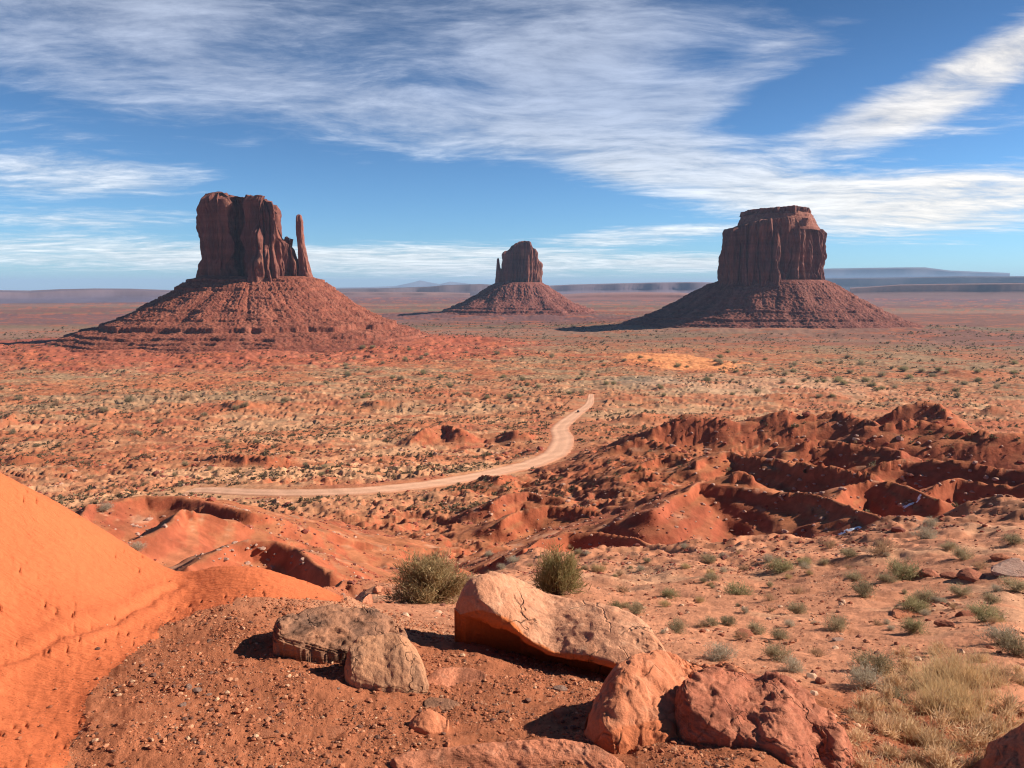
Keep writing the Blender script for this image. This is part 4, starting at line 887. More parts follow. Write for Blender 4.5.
for k, (x0_, x1_, yt, yb) in enumerate([(352, 378, 594, 602), (372, 392, 586, 594)]):
    dk_ = hit((x0_+x1_)/2, yb)[:2]; dk_ = np.hypot(*dk_)
    xm_ = (x0_+x1_)/2
    loft_rock('flat_rock', [(x0_, (yt+yb)/2, x0_, yb, dk_, 0), (x0_+5, yt, x0_+5, yb+1, dk_, .1), (xm_, yt-.5, xm_, yb+1, dk_, .15), (x1_-5, yt+.5, x1_-5, yb+1, dk_, .1), (x1_, (yt+yb)/2, x1_, yb, dk_, 0)],
        [.1, .3, .3, .1], 60+k, M['strata'], ['pale flat slab behind the grey layered rock, left of the large round bush', 'thinner flat slab right behind the other, at the foot of the large round bush'][k], 'rock', sec=SEC_FLAT, nu=60, nv=60)
# faceted boulders by the dozen: a few shapes, many places
def ico(sub):
    import bmesh
    bm = bmesh.new(); bmesh.ops.create_icosphere(bm, subdivisions=sub, radius=1.0)
    v = np.array([x.co[:] for x in bm.verts]); f = np.array([[x.index for x in g.verts] for g in bm.faces]); bm.free(); return v, f
def rock_shape(seed, sub=3, flat=.65):
    r = np.random.RandomState(seed); v, f = ico(sub)
    n = nrm(r.normal(size=(11, 3))); h = r.uniform(.62, 1.0, 11)
    dt = v @ n.T; rr = np.where(dt > .05, h/np.maximum(dt, .05), 9).min(1); rr = np.minimum(rr, 1.15)
    v = v*rr[:, None]*(1+.07*F3(v[:, 0]*2+seed, v[:, 1]*2, v[:, 2]*2, 3, seed))[:, None]
    v *= np.array([1, r.uniform(.65, .95), flat*r.uniform(.8, 1.15)]); return v, f
def inst(name, src, p, sc, rz, label, cat, group=None, sink=.3, tilt=0.):
    o = src.copy(); COL.objects.link(o); o.name = name
    for k in list(o.keys()): del o[k]
    o.location = (p[0], p[1], p[2]+EYE); o.scale = (sc,)*3 if np.isscalar(sc) else sc; o.rotation_euler = (tilt, tilt*.6, rz)
    return tag(o, label, cat, group)
class Lazy:                                # the first one placed is the source mesh object itself
    def __init__(s, v, f, mt, smooth=True, col=None): s.a = (v, f, mt, smooth, col); s.me = None
    def put(s, name, p, sc, rz, label, cat, group=None, tilt=0.):
        if s.me is None:
            v, f, mt, smooth, col = s.a; o = mk(name, v, f, mt, smooth=smooth, col=col, world=False, attrs={'under': v[:, 2]*0}); s.me = o.data
        else:
            o = bpy.data.objects.new(name, s.me); COL.objects.link(o)
        o.location = (p[0], p[1], p[2]+EYE); o.scale = (sc,)*3 if np.isscalar(sc) else sc; o.rotation_euler = (tilt, tilt*.6, rz)
        return tag(o, label, cat, group)
RS = [rock_shape(300+i) for i in range(6)]
R_pale = [Lazy(v, f, M['paleb'], False) for v, f in RS]; R_red = [Lazy(v, f, M['rough'], False) for v, f in RS]; R_str = [Lazy(v, f, M['redrock'], False) for v, f in RS[:3]]
def rock_at(px, py, wpx, kind, label, k=0, name='boulder', cat='boulder', group=None, hs=1., ex=.2):
    p = hit(px, py); 
    if p is None: return
    d = math.hypot(p[0], p[1]); r = wpx/2/FPX*d/cos(math.atan2(p[0], p[1])); L = kind[k % len(kind)]
    p = p*(1+r*.8/d); p[2] = float(ground_z(p[0], p[1])[0])+r*.12*hs
    return L.put(name, p, (r*1.05, r*1.0, r*hs), rng.uniform(0, 6.28), label, cat, group)
for i, (px, py, wd, kd, lb, hs) in enumerate([
 (1010, 575, 32, R_pale, 'pale topped boulder by the right edge, on the slope above the scrub', .75),
 (929, 577, 18, R_red, 'dark red block on the bushy slope, leftmost of three red rocks in a row', .8),
 (954, 579, 17, R_red, 'low dark red rock in the middle of the three red rocks in a row', .5),
 (971, 580, 24, R_red, 'wider rusty rock at the right end of the three red rocks in a row', .6),
 (946, 627, 15, R_red, 'rounded dark red stone alone on bare sand above the dry grass', .8),
 (966, 617, 15, R_red, 'dark red stone beside the narrow upright bush at the right', .6),
 (903, 618, 22, R_str, 'thin flat red rock under the low bush in the middle of the slope', .3),
 (839, 641, 12, R_pale, 'small flat pale rock on the sandy slope behind the rough red boulder', .3),
 (745, 637, 22, R_red, 'flat reddish rock lying among the pale bushes behind the slab', .3),
 (560, 691, 14, R_pale, 'small pale squarish stone in the shadow under the long slab', .7),
 (560, 717, 22, R_str, 'flat red stone on the gravel below the long slab', .4),
 (189, 690, 8, R_pale, 'pale pebble on the gravel, left one of a touching pair', .8), (197, 693, 8, R_pale, 'pale pebble on the gravel, right one of a touching pair', .6),
 (335, 739, 26, R_str, 'flat pale orange stone set flush in the gravel near the bottom', .18),
 (172, 740, 10, R_str, 'orange stone chip on the gravel at lower left', .5), (268, 739, 18, R_str, 'flat reddish stone on the gravel at the bottom, left of the flush orange one', .3),
 (690, 606, 9, R_red, 'small dark stone on the bushy slope behind the long slab', .6), (1003, 560, 14, R_str, 'red rock just left above the pale topped boulder', .6)]):
    rock_at(px, py, wd, kd, lb, i, 'stone' if wd < 16 else 'boulder', 'stone' if wd < 16 else 'boulder', hs=hs)
def scatter(shapes, P, Sc, mt, name, cols_, squash=1., tilt=.3):
    VV, FF, CC = [], [], []; n0 = 0; r = np.random.RandomState(5)
    for k, (v, f) in enumerate(shapes):
        m = np.arange(len(P)) % len(shapes) == k; p = P[m]; s_ = Sc[m]; n = len(p)
        if not n: continue
        a = r.uniform(0, 6.28, n); ca, sa = np.cos(a)[:, None], np.sin(a)[:, None]; t_ = r.uniform(-tilt, tilt, n)[:, None]
        X = v[None, :, 0]*s_[:, None]; Y = v[None, :, 1]*s_[:, None]; Zq = v[None, :, 2]*s_[:, None]*squash
        Y, Zq = Y*np.cos(t_)-Zq*np.sin(t_), Y*np.sin(t_)+Zq*np.cos(t_)
        V = np.stack([X*ca-Y*sa+p[:, 0:1], X*sa+Y*ca+p[:, 1:2], Zq+p[:, 2:3]], -1)
        VV.append(V.reshape(-1, 3)); FF.append((f[None]+(np.arange(n)*len(v))[:, None, None]+n0).reshape(-1, f.shape[1])); n0 += n*len(v)
        cc = cols_[m] if not isinstance(cols_, list) else np.repeat((1+r.uniform(-.2, .2, n))[:, None], 3, 1)
        if isinstance(cols_, list): CC.append((cols_[k][None]*cc[:, None, :]).reshape(-1, 3))
        else: CC.append(np.repeat(cc, len(v), 0))
    return tag(mk(name, np.vstack(VV), np.vstack(FF), mt, smooth=False, col=np.vstack(CC)), kind='stuff')
# stones one by one on the overlook
gr_lab = 'small angular stone lying loose on the gravel of the overlook'
cnt = 0
while cnt < 70:
    px, py = rng.uniform(75, 560), rng.uniform(625, 766); p = hit(px, py); d = math.hypot(p[0], p[1])
    if sand_sd(np.array([p[0]]), np.array([p[1]]))[0] > -.08 or d > 6.4: continue
    R_ = [R_red, R_str, R_pale][rng.choice(3, p=[.45, .4, .15])]; wd = rng.choice([4, 5, 6, 8, 11], p=[.3, .3, .2, .15, .05])
    rock_at(px, py, wd, R_, gr_lab, cnt, 'stone', 'stone', 'loose stones on the gravel overlook', hs=rng.uniform(.35, .75)); cnt += 1
# gravel
low = [rock_shape(400+i, 1, .6) for i in range(5)]
n = 120000; a_ = rng.uniform(-.68, .62, n); d_ = rng.uniform(2.9**2, 6.9**2, n)**.5; gx, gy = d_*np.sin(a_), d_*np.cos(a_)
dens_ = F2(gx*2.6, gy*2.6, 3, 501)+.35; sdv = sand_sd(gx, gy); ok = (sdv < -.02) & (rng.uniform(0, 1, n) < np.clip(.35+.9*dens_, .08, 1)); ok |= (sdv > -.02) & (sdv < .25) & (rng.uniform(0, 1, n) < .05)
ok &= (a_ < .25) | (d_ < 5.6)
gx, gy = gx[ok], gy[ok]; gs = .0027*np.exp(rng.exponential(.48, len(gx))); gs = np.minimum(gs, .018)*rng.uniform(.8, 1.5, len(gx)); gz = ground_z(gx, gy)+gs*.2
gc = np.array([[.38, .135, .065], [.32, .11, .055], [.16, .075, .05], [.46, .20, .105], [.55, .31, .18]])[rng.choice(5, len(gx), p=[.36, .28, .16, .14, .06])]*rng.uniform(.8, 1.2, len(gx))[:, None]
scatter(low, np.stack([gx, gy, gz], -1), gs, M['pebble'], 'gravel', gc, .8)
# pale boulders of the badlands, one by one
polys = [([(640, 455), (690, 420), (760, 424), (830, 420), (900, 432), (1000, 440), (1022, 470), (1000, 505), (900, 535), (800, 540), (690, 540), (640, 500)], 150, 'pale boulder dotted over the shaded red ridges of the badlands at the right'),
 ([(490, 500), (560, 484), (640, 535), (600, 552), (530, 548)], 26, 'small boulder in the red gullies just behind the second round bush'),
 ([(190, 556), (240, 540), (300, 556), (320, 590), (240, 590)], 40, 'pale grey boulder on the shaded bank behind the dune saddle'),
 ([(110, 530), (180, 506), (185, 520), (130, 545)], 14, 'boulder on the shaded hill flank left of the track')]
def inp1(x, y, P): return bool(inpoly(np.array([x]), np.array([y]), np.array(P, float))[0])
for P_, nn_, lb in polys:
    xs, ys = [p[0] for p in P_], [p[1] for p in P_]; k = 0
    while k < nn_:
        px, py = rng.uniform(min(xs), max(xs)), rng.uniform(min(ys), max(ys))
        if not inp1(px, py, P_): continue
        p = hit(px, py); d = math.hypot(p[0], p[1])
        if d < 45: continue
        rock_at(px, py, rng.choice([2.6, 3.5, 4.5, 6.5], p=[.4, .35, .18, .07]), R_pale, lb, k, 'boulder', 'boulder', lb.replace('boulder', 'boulders', 1), hs=rng.uniform(.6, .95)); k += 1
# rubble of the slopes
def mid_points(n, amin, amax, dmin, dmax, lnk=1.0):
    a = rng.uniform(amin, amax, n); d = np.exp(rng.uniform(math.log(dmin), math.log(dmax), n)); return d*np.sin(a), d*np.cos(a), d
x, y, d = mid_points(42000, -.62, .64, 24, 480)
den_ = F2(x/14, y/14, 4, 511, .6); dr_, _, hw_ = road_near(x, y); ok = (den_ > .02) & (dr_ > hw_*1.1); x, y, d, den_ = x[ok], y[ok], d[ok], den_[ok]
s_ = np.clip(d*.0021, .05, .8)*np.exp(rng.normal(0, .55, len(x)))*.62
cc_ = np.array([[.26, .07, .045], [.34, .105, .065], [.46, .26, .18], [.18, .06, .045]])[rng.choice(4, len(x), p=[.36, .26, .24, .14])]
scatter(low, np.stack([x, y, ground_z(x, y)+s_*.15], -1), s_, M['pebble'], 'scattered_rubble', cc_, .8)
x, y, d = mid_points(9000, -.45, .64, 5.8, 34); ok = (F2(x/1.5, y/1.5, 3, 521) > -.1) & (sand_sd(x, y) < -.5); x, y, d = x[ok], y[ok], d[ok]
s_ = d*.0010*np.exp(rng.exponential(.5, len(x))); s_ = np.minimum(s_, .06)
cc_ = np.array([[.30, .10, .055], [.40, .16, .085], [.55, .33, .21], [.20, .08, .055]])[rng.choice(4, len(x), p=[.35, .3, .2, .15])]
scatter(low, np.stack([x, y, ground_z(x, y)+s_*.15], -1), s_, M['pebble'], 'slope_gravel', cc_, .8)
# old snow in the shade
for k, (px, py, wx2, wy2, lb) in enumerate([(848, 531, 11, 4.0, 'thin white patch of old snow in the shaded gully, larger and lower one'), (912, 504, 7, 1.6, 'small white patch of old snow higher in the gully, right of the larger one')]):
    V = []; nu_, nv_ = 90, 60
    c0 = hit(px, py); d0 = math.hypot(c0[0], c0[1]); rx = wx2/FPX*d0*1.1; ry = wy2/FPX*d0*1.3
    F_ = []
    for i in range(nu_):
        for j in range(nv_):
            X = c0[0]+(i/(nu_-1)*2-1)*rx; Y = c0[1]+(j/(nv_-1)*2-1)*ry; V.append([X, Y, 0])
    V = np.array(V); V[:, 2] = ground_z(V[:, 0], V[:, 1])
    e = np.hypot((V[:, 0]-c0[0])/rx, (V[:, 1]-c0[1])/ry)+1.1*F2(V[:, 0]*.8, V[:, 1]*1.6, 4, 530+k, .6)
    V[:, 2] += .05+.06*np.clip(1-e, -.3, .4); Fs2 = gridF(nu_, nv_); Fs2 = Fs2[e[Fs2].mean(1) < 1.0]
    tag(mk('snow_patch', V, Fs2, M['snow'], origin=c0), lb, 'snow')
#==PLANTS==
def shrub_geo(nb, seed, bl=.13, bw=.012, R=.5, H=.62, stems=26, colA=(.28, .225, .125), colB=(.46, .37, .23), colW=(.20, .11, .07), up=.5, spread=.09, twigs=90):
    """unit wide bush: woody twigs from the root and many narrow leaves along their outer halves"""
    r = np.random.RandomState(seed)
    az_ = r.uniform(0, 2*pi, stems); ph = np.arccos(r.uniform(.12, 1, stems)); ln = r.uniform(.72, 1.05, stems)
    tips = np.stack([R*ln*np.sin(ph)*np.cos(az_), R*ln*np.sin(ph)*np.sin(az_), H*ln*np.cos(ph)+.03], -1)
    k = r.randint(0, stems, nb); t = r.uniform(.25, 1.06, nb)**.7; sag = np.stack([0*t, 0*t, .10*t*(1-t)], -1)
    P = tips[k]*t[:, None]+sag+r.normal(0, spread, (nb, 3))*np.array([1, 1, .8])*t[:, None]; P[:, 2] = np.abs(P[:, 2])*.98+.01
    D = nrm(nrm(P*np.array([1, 1, 1.1]))*.8+r.normal(0, .55, (nb, 3))+np.array([0, 0, up]))
    L = bl*r.uniform(.5, 1.3, nb)[:, None]; Wd = nrm(np.cross(D, r.normal(0, 1, (nb, 3))))*bw*r.uniform(.6, 1.4, nb)[:, None]
    V = np.stack([P-Wd*.5, P+Wd*.5, P+D*L+Wd*.16, P+D*L-Wd*.16], 1); c = C(*colA)+(C(*colB)-C(*colA))*(r.uniform(0, 1, nb)[:, None]**1.6)
    kk = r.randint(0, stems, twigs); T0 = r.normal(0, .025, (twigs, 3))*[1, 1, .1]; T1 = tips[kk]*r.uniform(.6, 1.1, twigs)[:, None]+r.normal(0, .06, (twigs, 3)); T1[:, 2] = np.abs(T1[:, 2])
    w_ = nrm(np.cross(T1-T0, r.normal(0, 1, (twigs, 3))))*bw*.55
    V2 = np.stack([T0-w_, T0+w_, T1+w_*.3, T1-w_*.3], 1)
    V = np.vstack([V.reshape(-1, 3), V2.reshape(-1, 3)]); c = np.vstack([np.repeat(c, 4, 0), np.repeat(np.tile(C(*colW), (twigs, 1)), 4, 0)])
    return V, np.arange(len(V)).reshape(-1, 4), c
def bush_big(px, py, wpx, hpx, seed, label, **k):
    p = hit(px, py); d = math.hypot(p[0], p[1]); wd = wpx/FPX*d/cos(math.atan2(p[0], p[1])); hh = hpx/FPX*d*1.02
    p = p*(1+wd*.35/d); p[2] = float(ground_z(p[0], p[1])[0])-.02
    V, F, c = shrub_geo(**k, seed=seed); V = V*np.array([wd, wd*.9, hh/.66])
    return tag(mk('shrub', V+p, F, M['shrub'], origin=p, col=c), label, 'shrub')
bush_big(428, 604, 90, 53, 5, 'large round olive bush behind the mottled boulder, left of the long slab', nb=9500, bl=.085, bw=.0085, stems=60, spread=.06, twigs=420, colA=(.28, .20, .09), colB=(.54, .39, .20), up=.1)
bush_big(558, 597, 48, 50, 8, 'greener upright bush behind the middle of the long slab', nb=6500, bl=.10, bw=.012, stems=44, spread=.07, twigs=260, colA=(.27, .22, .085), colB=(.47, .36, .17), up=.15, H=.66)
KIND = {'sage': [shrub_geo(2600, 20+i, .085, .012, up=.25, stems=36) for i in range(3)],
 'green': [shrub_geo(2400, 30+i, .09, .013, up=.3, stems=32, colA=(.26, .23, .11), colB=(.42, .35, .19)) for i in range(2)],
 'pale': [shrub_geo(2200, 40+i, .09, .011, up=.3, stems=30, colA=(.38, .32, .22), colB=(.55, .47, .35)) for i in range(2)],
 'dry': [shrub_geo(700, 50+i, .16, .010, colA=(.36, .22, .12), colB=(.50, .34, .20), H=.5, stems=16) for i in range(2)],
 'grassy': [shrub_geo(900, 60+i, .24, .010, colA=(.42, .30, .14), colB=(.56, .42, .22), up=1.2, H=.45) for i in range(2)]}
KL = {k: [Lazy(v, f, M['shrub'], True, c) for v, f, c in vs] for k, vs in KIND.items()}
def bush(px, py, wpx, kind, label, i=0, hs=1., group=None, dmin=0):
    p = hit(px, py)
    if p is None: return None
    d = math.hypot(p[0], p[1]); wd = wpx/FPX*d/cos(math.atan2(p[0], p[1])); p = p*(1+wd*.3/d); p[2] = float(ground_z(p[0], p[1])[0])-.03*wd
    L = KL[kind][i % len(KL[kind])]
    return L.put('shrub', p, (wd, wd*rng.uniform(.85, 1.1), wd*hs), rng.uniform(0, 6.28), label, 'shrub', group)
NB = [
 (872, 674, 42, 'sage', 'large grey green bush with a dry top, directly left of the dry grass'), (866, 690, 40, 'pale', 'pale ragged bush in front of the large grey green one by the dry grass'),
 (897, 703, 27, 'sage', 'dark round bush against the left edge of the dry grass, its shadow to the left'), (1000, 646, 28, 'pale', 'greyish bush near the right edge, upper of two above the dry grass'),
 (1014, 657, 30, 'sage', 'dark bush touching the right edge, lower of two above the dry grass'), (1006, 684, 30, 'dry', 'brown scrubby bush at the right edge inside the dry grass'),
 (722, 661, 36, 'pale', 'pale whitish green bush right behind the salmon boulder'), (741, 641, 20, 'dry', 'brown twiggy bush just above the pale whitish green bush'),
 (778, 661, 34, 'sage', 'wide grey green bush behind the rough boulder, left one of a close pair'), (791, 672, 27, 'pale', 'paler bush overlapping the wide grey green one behind the rough boulder'),
 (818, 657, 20, 'dry', 'small brown tuft alone right of the close pair behind the rough boulder'), (757, 634, 22, 'sage', 'small bush with a shadow, left of two above the close pair'),
 (780, 640, 22, 'sage', 'small bush right of two directly above the close pair'), (677, 633, 26, 'sage', 'low dark bush just behind the right end of the long slab'),
 (710, 627, 20, 'sage', 'left one of two touching bushes up the slope from the slab end'), (728, 626, 18, 'sage', 'right one of two touching bushes up the slope from the slab end'),
 (636, 615, 26, 'sage', 'round dark bush right behind the crest of the long slab'), (614, 609, 21, 'green', 'yellowish bush left of the round dark one behind the slab'),
 (664, 607, 16, 'grassy', 'yellow grass tuft below the upright pale green bush'), (671, 599, 23, 'green', 'upright pale green bush up the slope behind the slab'),
 (738, 595, 31, 'green', 'large yellow green bush in the middle of the slope behind the slab'), (711, 581, 18, 'sage', 'small bush above left of the large yellow green one'),
 (797, 614, 24, 'sage', 'neat round dark bush alone on bare sand with a shadow to its left'), (836, 630, 26, 'sage', 'round bush alone on bare sand, down right of the neat round dark one'),
 (780, 573, 29, 'green', 'flat topped green bush near the badlands rim, middle of a row'), (768, 562, 14, 'pale', 'small pale bush above the flat topped green one'),
 (745, 571, 14, 'dry', 'small brown tuft left of the flat topped green bush'), (708, 564, 18, 'sage', 'small bush on the badlands rim, above the slope bushes'),
 (805, 566, 17, 'green', 'light green bush right of the flat topped green one'), (824, 565, 12, 'sage', 'tiny round bush between the light green and the rim bushes'),
 (848, 558, 19, 'sage', 'dark round bush close to the gully rim, left of the brown spread one'), (829, 549, 18, 'dry', 'dry pale bush right on the rim above the gully with snow'),
 (883, 555, 30, 'dry', 'wide brown spread bush on the rim below the snow gully'), (925, 539, 24, 'pale', 'whitish bush at the head of the snow gully'),
 (901, 580, 36, 'green', 'largest rounded bush left of the three red rocks'), (887, 583, 18, 'sage', 'small grey bush stuck to the left of the largest rounded bush'),
 (854, 581, 19, 'sage', 'small grey bush on open sand left of the largest rounded one'), (863, 597, 27, 'sage', 'leaning dry grey bush below left of the largest rounded one'),
 (926, 602, 22, 'sage', 'round bush below the red rocks, left of two in line'), (960, 597, 20, 'sage', 'round bush below the red rocks, right of two in line'),
 (913, 614, 27, 'green', 'pale bush just above the thin flat red rock'), (915, 634, 25, 'green', 'oval low bush alone above the dry grass'),
 (986, 622, 27, 'green', 'tall ragged grey bush beside the dark red stone'), (991, 604, 17, 'sage', 'thin upright bush above the tall ragged grey one'),
 (963, 560, 19, 'sage', 'bush above the row of red rocks'), (1014, 592, 22, 'sage', 'bush below the pale topped boulder at the right edge'),
 (982, 569, 14, 'dry', 'tiny dry bush between the red rocks and the pale topped boulder'), (906, 673, 20, 'dry', 'brown tuft at the upper left corner of the dry grass'),
 (769, 601, 17, 'dry', 'faint brown dry bush left above the neat round dark bush'), (796, 594, 17, 'dry', 'faint brown dry bush up from the neat round dark bush'),
 (621, 593, 17, 'dry', 'brown twiggy bush just right of the greener upright bush'), (599, 573, 18, 'grassy', 'pale straw coloured tuft above right of the greener upright bush'),
 (587, 556, 11, 'pale', 'pale bush at the foot of the red gully bank'), (489, 557, 13, 'pale', 'pale bush left of two between the round bush and the gullies'),
 (513, 563, 17, 'pale', 'pale bush right of two between the round bush and the gullies'), (105, 512, 15, 'pale', 'whitish bush on the shaded hill left of the track'),
 (136, 550, 17, 'pale', 'grey bush just above the dune edge on the left'), (640, 571, 12, 'pale', 'small whitish bush near the gully edge right of the straw tuft'),
 (930, 528, 14, 'pale', 'pale bush above the snow gully head'), (949, 551, 14, 'sage', 'small dark bush on the rim right of the snow gully'), (1012, 545, 16, 'sage', 'small bush on the rim at the right edge'),
 (856, 674, 14, 'grassy', 'straw tuft left of the large grey green bush'), (700, 603, 12, 'grassy', 'low straw tuft on the sandy slope above the touching bushes')]
for i, b_ in enumerate(NB): bush(b_[0], b_[1], b_[2]*.92, b_[3], b_[4], i, rng.uniform(.75, .95))
# extra little ones of the slope, then dark shrubs of the middle plain, one by one
def filler(n, box, wr, kinds, label, group, dlim=(0, 1e9), road=True):
    k = 0; tries = 0
    while k < n and tries < 9000:
        tries += 1; px, py = rng.uniform(box[0], box[1]), rng.uniform(box[2], box[3]); p = hit(px, py)
        if p is None: continue
        d = math.hypot(p[0], p[1])
        if not dlim[0] < d < dlim[1]: continue
        if road:
            dr_, _, hw_ = road_near(np.array([p[0]]), np.array([p[1]]))
            if dr_[0] < hw_[0]+1.5: continue
        bush(px, py, rng.uniform(*wr), kinds[rng.randint(len(kinds))], label, k, rng.uniform(.75, 1.05), group); k += 1
filler(46, (600, 1022, 548, 640), (6, 12), ['dry', 'sage', 'pale', 'grassy'], 'small low tuft between the bigger bushes of the sandy slope', 'small tufts of the sandy slope', (9, 48))
filler(18, (380, 640, 548, 590), (6, 11), ['dry', 'pale', 'sage'], 'small pale tuft on the red ground between round bush and gullies', 'small tufts above the gullies', (14, 110))
filler(70, (330, 720, 345, 400), (4.0, 8), ['sage', 'green'], 'dark round shrub on the plain around the far end of the track', 'dark shrubs at the far end of the track', (420, 1400))
filler(52, (720, 1022, 345, 398), (4.0, 8), ['sage', 'green'], 'dark shrub on the plain between the right badlands and the round butte', 'dark shrubs in front of the round butte', (420, 1500))
filler(50, (5, 330, 372, 485), (4.5, 8.5), ['sage', 'dry'], 'dark shrub on the plain left of the track', 'dark shrubs left of the track', (240, 1000))
# the rest of the scrub as one cover
sh = []
for i in range(5):
    V, F, c = shrub_geo(26, 70+i, .34, .26, spread=.12, stems=9, twigs=2); sh.append((V*np.array([1, 1, .85]), F, c))
n = 60000; a_ = rng.uniform(-.66, .66, n); d_ = np.exp(rng.uniform(math.log(120), math.log(2600), n)); x, y = d_*np.sin(a_), d_*np.cos(a_)
pn = F2(x/90, y/50, 4, 601, .6)+.55*F2(x/330, y/170, 3, 603); thr = np.interp(d_, [120, 260, 500, 2600], [.48, .30, .08, -.2])
dr_, _, hw_ = road_near(x, y); spd = ((x-sp0[0])/62)**2+((y-sp0[1])/120)**2
ok = (pn > thr) & (dr_ > hw_+1) & (spd > 1.1) & (np.hypot((x-wx_(243))/330, (y-Y1)/330) > 1) & (np.hypot((x-xr(772))/420, (y-Y3)/420) > 1)
bel = (d_ < 400) & (np.degrees(a_) > 4); ok &= ~(bel & (rng.uniform(0, 1, n) < .8)); x, y, d_ = x[ok], y[ok], d_[ok]
s_ = np.clip(np.exp(rng.normal(-.15, .5, len(x))), .3, 2.6)*np.interp(d_, [120, 400, 1200, 2600], [.8, 1.15, 2.1, 3.4])
cc_ = np.array([[.17, .13, .07], [.22, .17, .10], [.13, .10, .06], [.34, .23, .13]])[rng.choice(4, len(x), p=[.35, .3, .2, .15])]
scatter([(v, f) for v, f, c in sh], np.stack([x, y, ground_z(x, y)-.05], -1), s_, M['shrub'], 'desert_scrub', cc_, tilt=.05)
# dry grass in the lower right
def strands(P, hgt, wd, seed, lean=.35, colA=(.50, .33, .15), colB=(.66, .50, .27), n3=3):
    r = np.random.RandomState(seed); n = len(P); a = r.uniform(0, 2*pi, n); ln = lean*r.uniform(.2, 1.4, n)
    D = nrm(np.stack([np.cos(a)*ln, np.sin(a)*ln, np.ones(n)], -1)); Wd = np.stack([-np.sin(a), np.cos(a), 0*a], -1)*wd; H_ = hgt*r.uniform(.55, 1.15, n)
    rows = []
    for k in range(n3+1):
        t = k/n3; ctr = P+D*(H_*t)[:, None]+np.stack([np.cos(a), np.sin(a), -.5+0*a], -1)*(H_*ln*.5*t*t)[:, None]; w_ = Wd*(1-.8*t); rows += [ctr-w_, ctr+w_]
    V = np.stack(rows, 1).reshape(-1, 3); b0 = np.arange(n)[:, None]*(2*(n3+1))
    F = np.concatenate([np.concatenate([b0+2*k, b0+2*k+1, b0+2*k+3, b0+2*k+2], 1) for k in range(n3)])
    c = C(*colA)+(C(*colB)-C(*colA))*r.uniform(0, 1, n)[:, None]; return V, F, np.repeat(c, 2*(n3+1), 0)
gp = [(862, 700), (885, 668), (920, 645), (960, 640), (1010, 668), (1060, 690), (1060, 768), (990, 775), (940, 790), (880, 790), (850, 768), (852, 725)]
GV, GF, GC = [], [], []; n0 = 0
def gadd(V, F, c):
    global n0
    GV.append(V); GF.append(F+n0); GC.append(c); n0 += len(V)
k = 0
while k < 115:
    px, py = rng.uniform(850, 1060), rng.uniform(648, 800)
    if not inp1(px, py, gp): continue
    k += 1; p = hit(px, min(py, 790)); d = math.hypot(p[0], p[1]); tall = math.exp(-((px-955)/48)**2-((py-696)/36)**2)
    sz = rng.uniform(.09, .19)*(1+.3*tall); V, F, c = shrub_geo(rng.randint(170, 330), 700+k, .30, .030, colA=(.60, .36, .18), colB=(.86, .63, .39), colW=(.50, .34, .20), up=.45, spread=.12, stems=12, twigs=24)
    V = V*np.array([sz, sz, sz*rng.uniform(.7, 1.2)])+p; c = c*rng.uniform(.75, 1.15); gadd(V, F, c)
    if rng.uniform() < tall*1.6+.12:
        m_n = int(30+60*tall); q_ = p[None]+rng.normal(0, 1, (m_n, 3))*np.array([.06, .06, 0]); q_[:, 2] = ground_z(q_[:, 0], q_[:, 1])
        V, F, c = strands(q_, .12+.24*tall*rng.uniform(.6, 1.1), .0016, 900+k, .55); gadd(V, F, c*np.array([1.15, 1.1, 1.05]))
tag(mk('dry_grass', np.vstack(GV), np.vstack(GF), M['grass'], col=np.vstack(GC)), kind='stuff')
#==CAR==
import bmesh
def boxm(name, cs, mt, parent, bev=.04, seg=2):
    bm = bmesh.new()
    for (x0, x1, y0, y1, z0, z1, tp) in cs:
        vs = [bm.verts.new(((x*(tp if z else 1)), (y*(tp if z else 1)), z1 if z else z0)) for z in (0, 1) for y in (y0, y1) for x in (x0, x1)]
        for f in [(0, 2, 3, 1), (4, 5, 7, 6), (0, 1, 5, 4), (2, 6, 7, 3), (0, 4, 6, 2), (1, 3, 7, 5)]: bm.faces.new([vs[i] for i in f])
    bmesh.ops.recalc_face_normals(bm, faces=bm.faces[:]); bmesh.ops.bevel(bm, geom=bm.edges[:], offset=bev, segments=seg, affect='EDGES')
    me = bpy.data.meshes.new(name); bm.to_mesh(me); bm.free(); me.materials.append(mt)
    o = bpy.data.objects.new(name, me); COL.objects.link(o); o.parent = parent; return o
i_c = int(np.argmin(np.hypot(*(rc[:, :2]-bhit(577, 412)[:2]).T))); pc = rc[i_c]; tg = t_[i_c]
car = empty('car', (pc[0], pc[1], rz[i_c]-.13)); car.rotation_euler = (0, 0, math.atan2(tg[1], tg[0]))
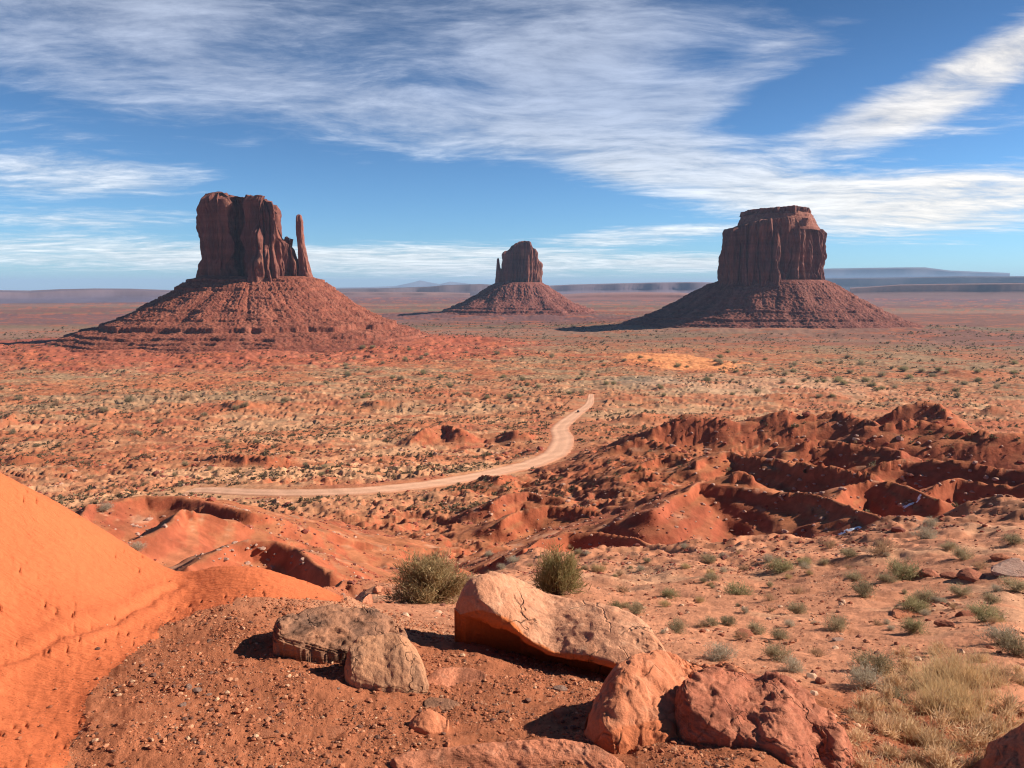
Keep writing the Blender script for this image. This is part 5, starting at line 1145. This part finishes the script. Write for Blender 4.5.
tag(car, 'tiny dark car on the far bend of the pale dirt track', 'car')
body = boxm('body', [(-2.3, 2.3, -.95, .95, .35, 1.0, .985)], M['paint'], car, .10, 3)
boxm('cabin', [(-1.7, 1.1, -.82, .82, .98, 1.62, .84)], M['glass'], car, .08, 2)
boxm('roof', [(-1.38, .88, -.70, .70, 1.60, 1.68, 1.0)], M['paint'], car, .03, 2)
for sx in (-1.45, 1.45):
    for sy in (-.9, .9):
        for nm, r_, w2, mt in (('wheel', .37, .13, M['tyre']), ('rim', .22, .145, M['rim'])):
            bm = bmesh.new(); bmesh.ops.create_cone(bm, cap_ends=True, segments=24, radius1=r_, radius2=r_, depth=w2*2)
            me = bpy.data.meshes.new(nm); bm.to_mesh(me); bm.free(); me.materials.append(mt); o = bpy.data.objects.new(nm, me); COL.objects.link(o)
            if nm == 'wheel': o.parent = car; o.location = (sx, sy, .37); o.rotation_euler = (pi/2, 0, 0); wh = o
            else: o.parent = wh
for sy in (-.65, .65): boxm('headlight', [(2.22, 2.32, sy-.16, sy+.16, .62, .78, 1)], M['lamp'], car, .02, 1)
#==HAZE==
me = bpy.data.meshes.new('haze'); B = 62000.; zb_, zt_ = EYE-900., EYE+420.
vs = [(x, y, z) for x in (-B, B) for y in (-B, B) for z in (zb_, zt_)]
me.from_pydata(vs, [], [(0, 1, 3, 2), (4, 6, 7, 5), (0, 4, 5, 1), (2, 3, 7, 6), (0, 2, 6, 4), (1, 5, 7, 3)]); me.update()
hz = bpy.data.objects.new('haze', me); COL.objects.link(hz); hz['kind'] = 'stuff'
hm = bpy.data.materials.new('thin_desert_haze'); hm.use_nodes = True; h = NT(hm.node_tree); h.n.clear()
pv = h.a('ShaderNodeVolumePrincipled', {'Color': (.50, .70, 1.0, 1), 'Density': 2.6e-5, 'Anisotropy': 0.0})
h.a('ShaderNodeOutputMaterial', {1: pv.outputs[0]}); me.materials.append(hm)
hm.cycles.homogeneous_volume = True if hasattr(hm.cycles, 'homogeneous_volume') else None
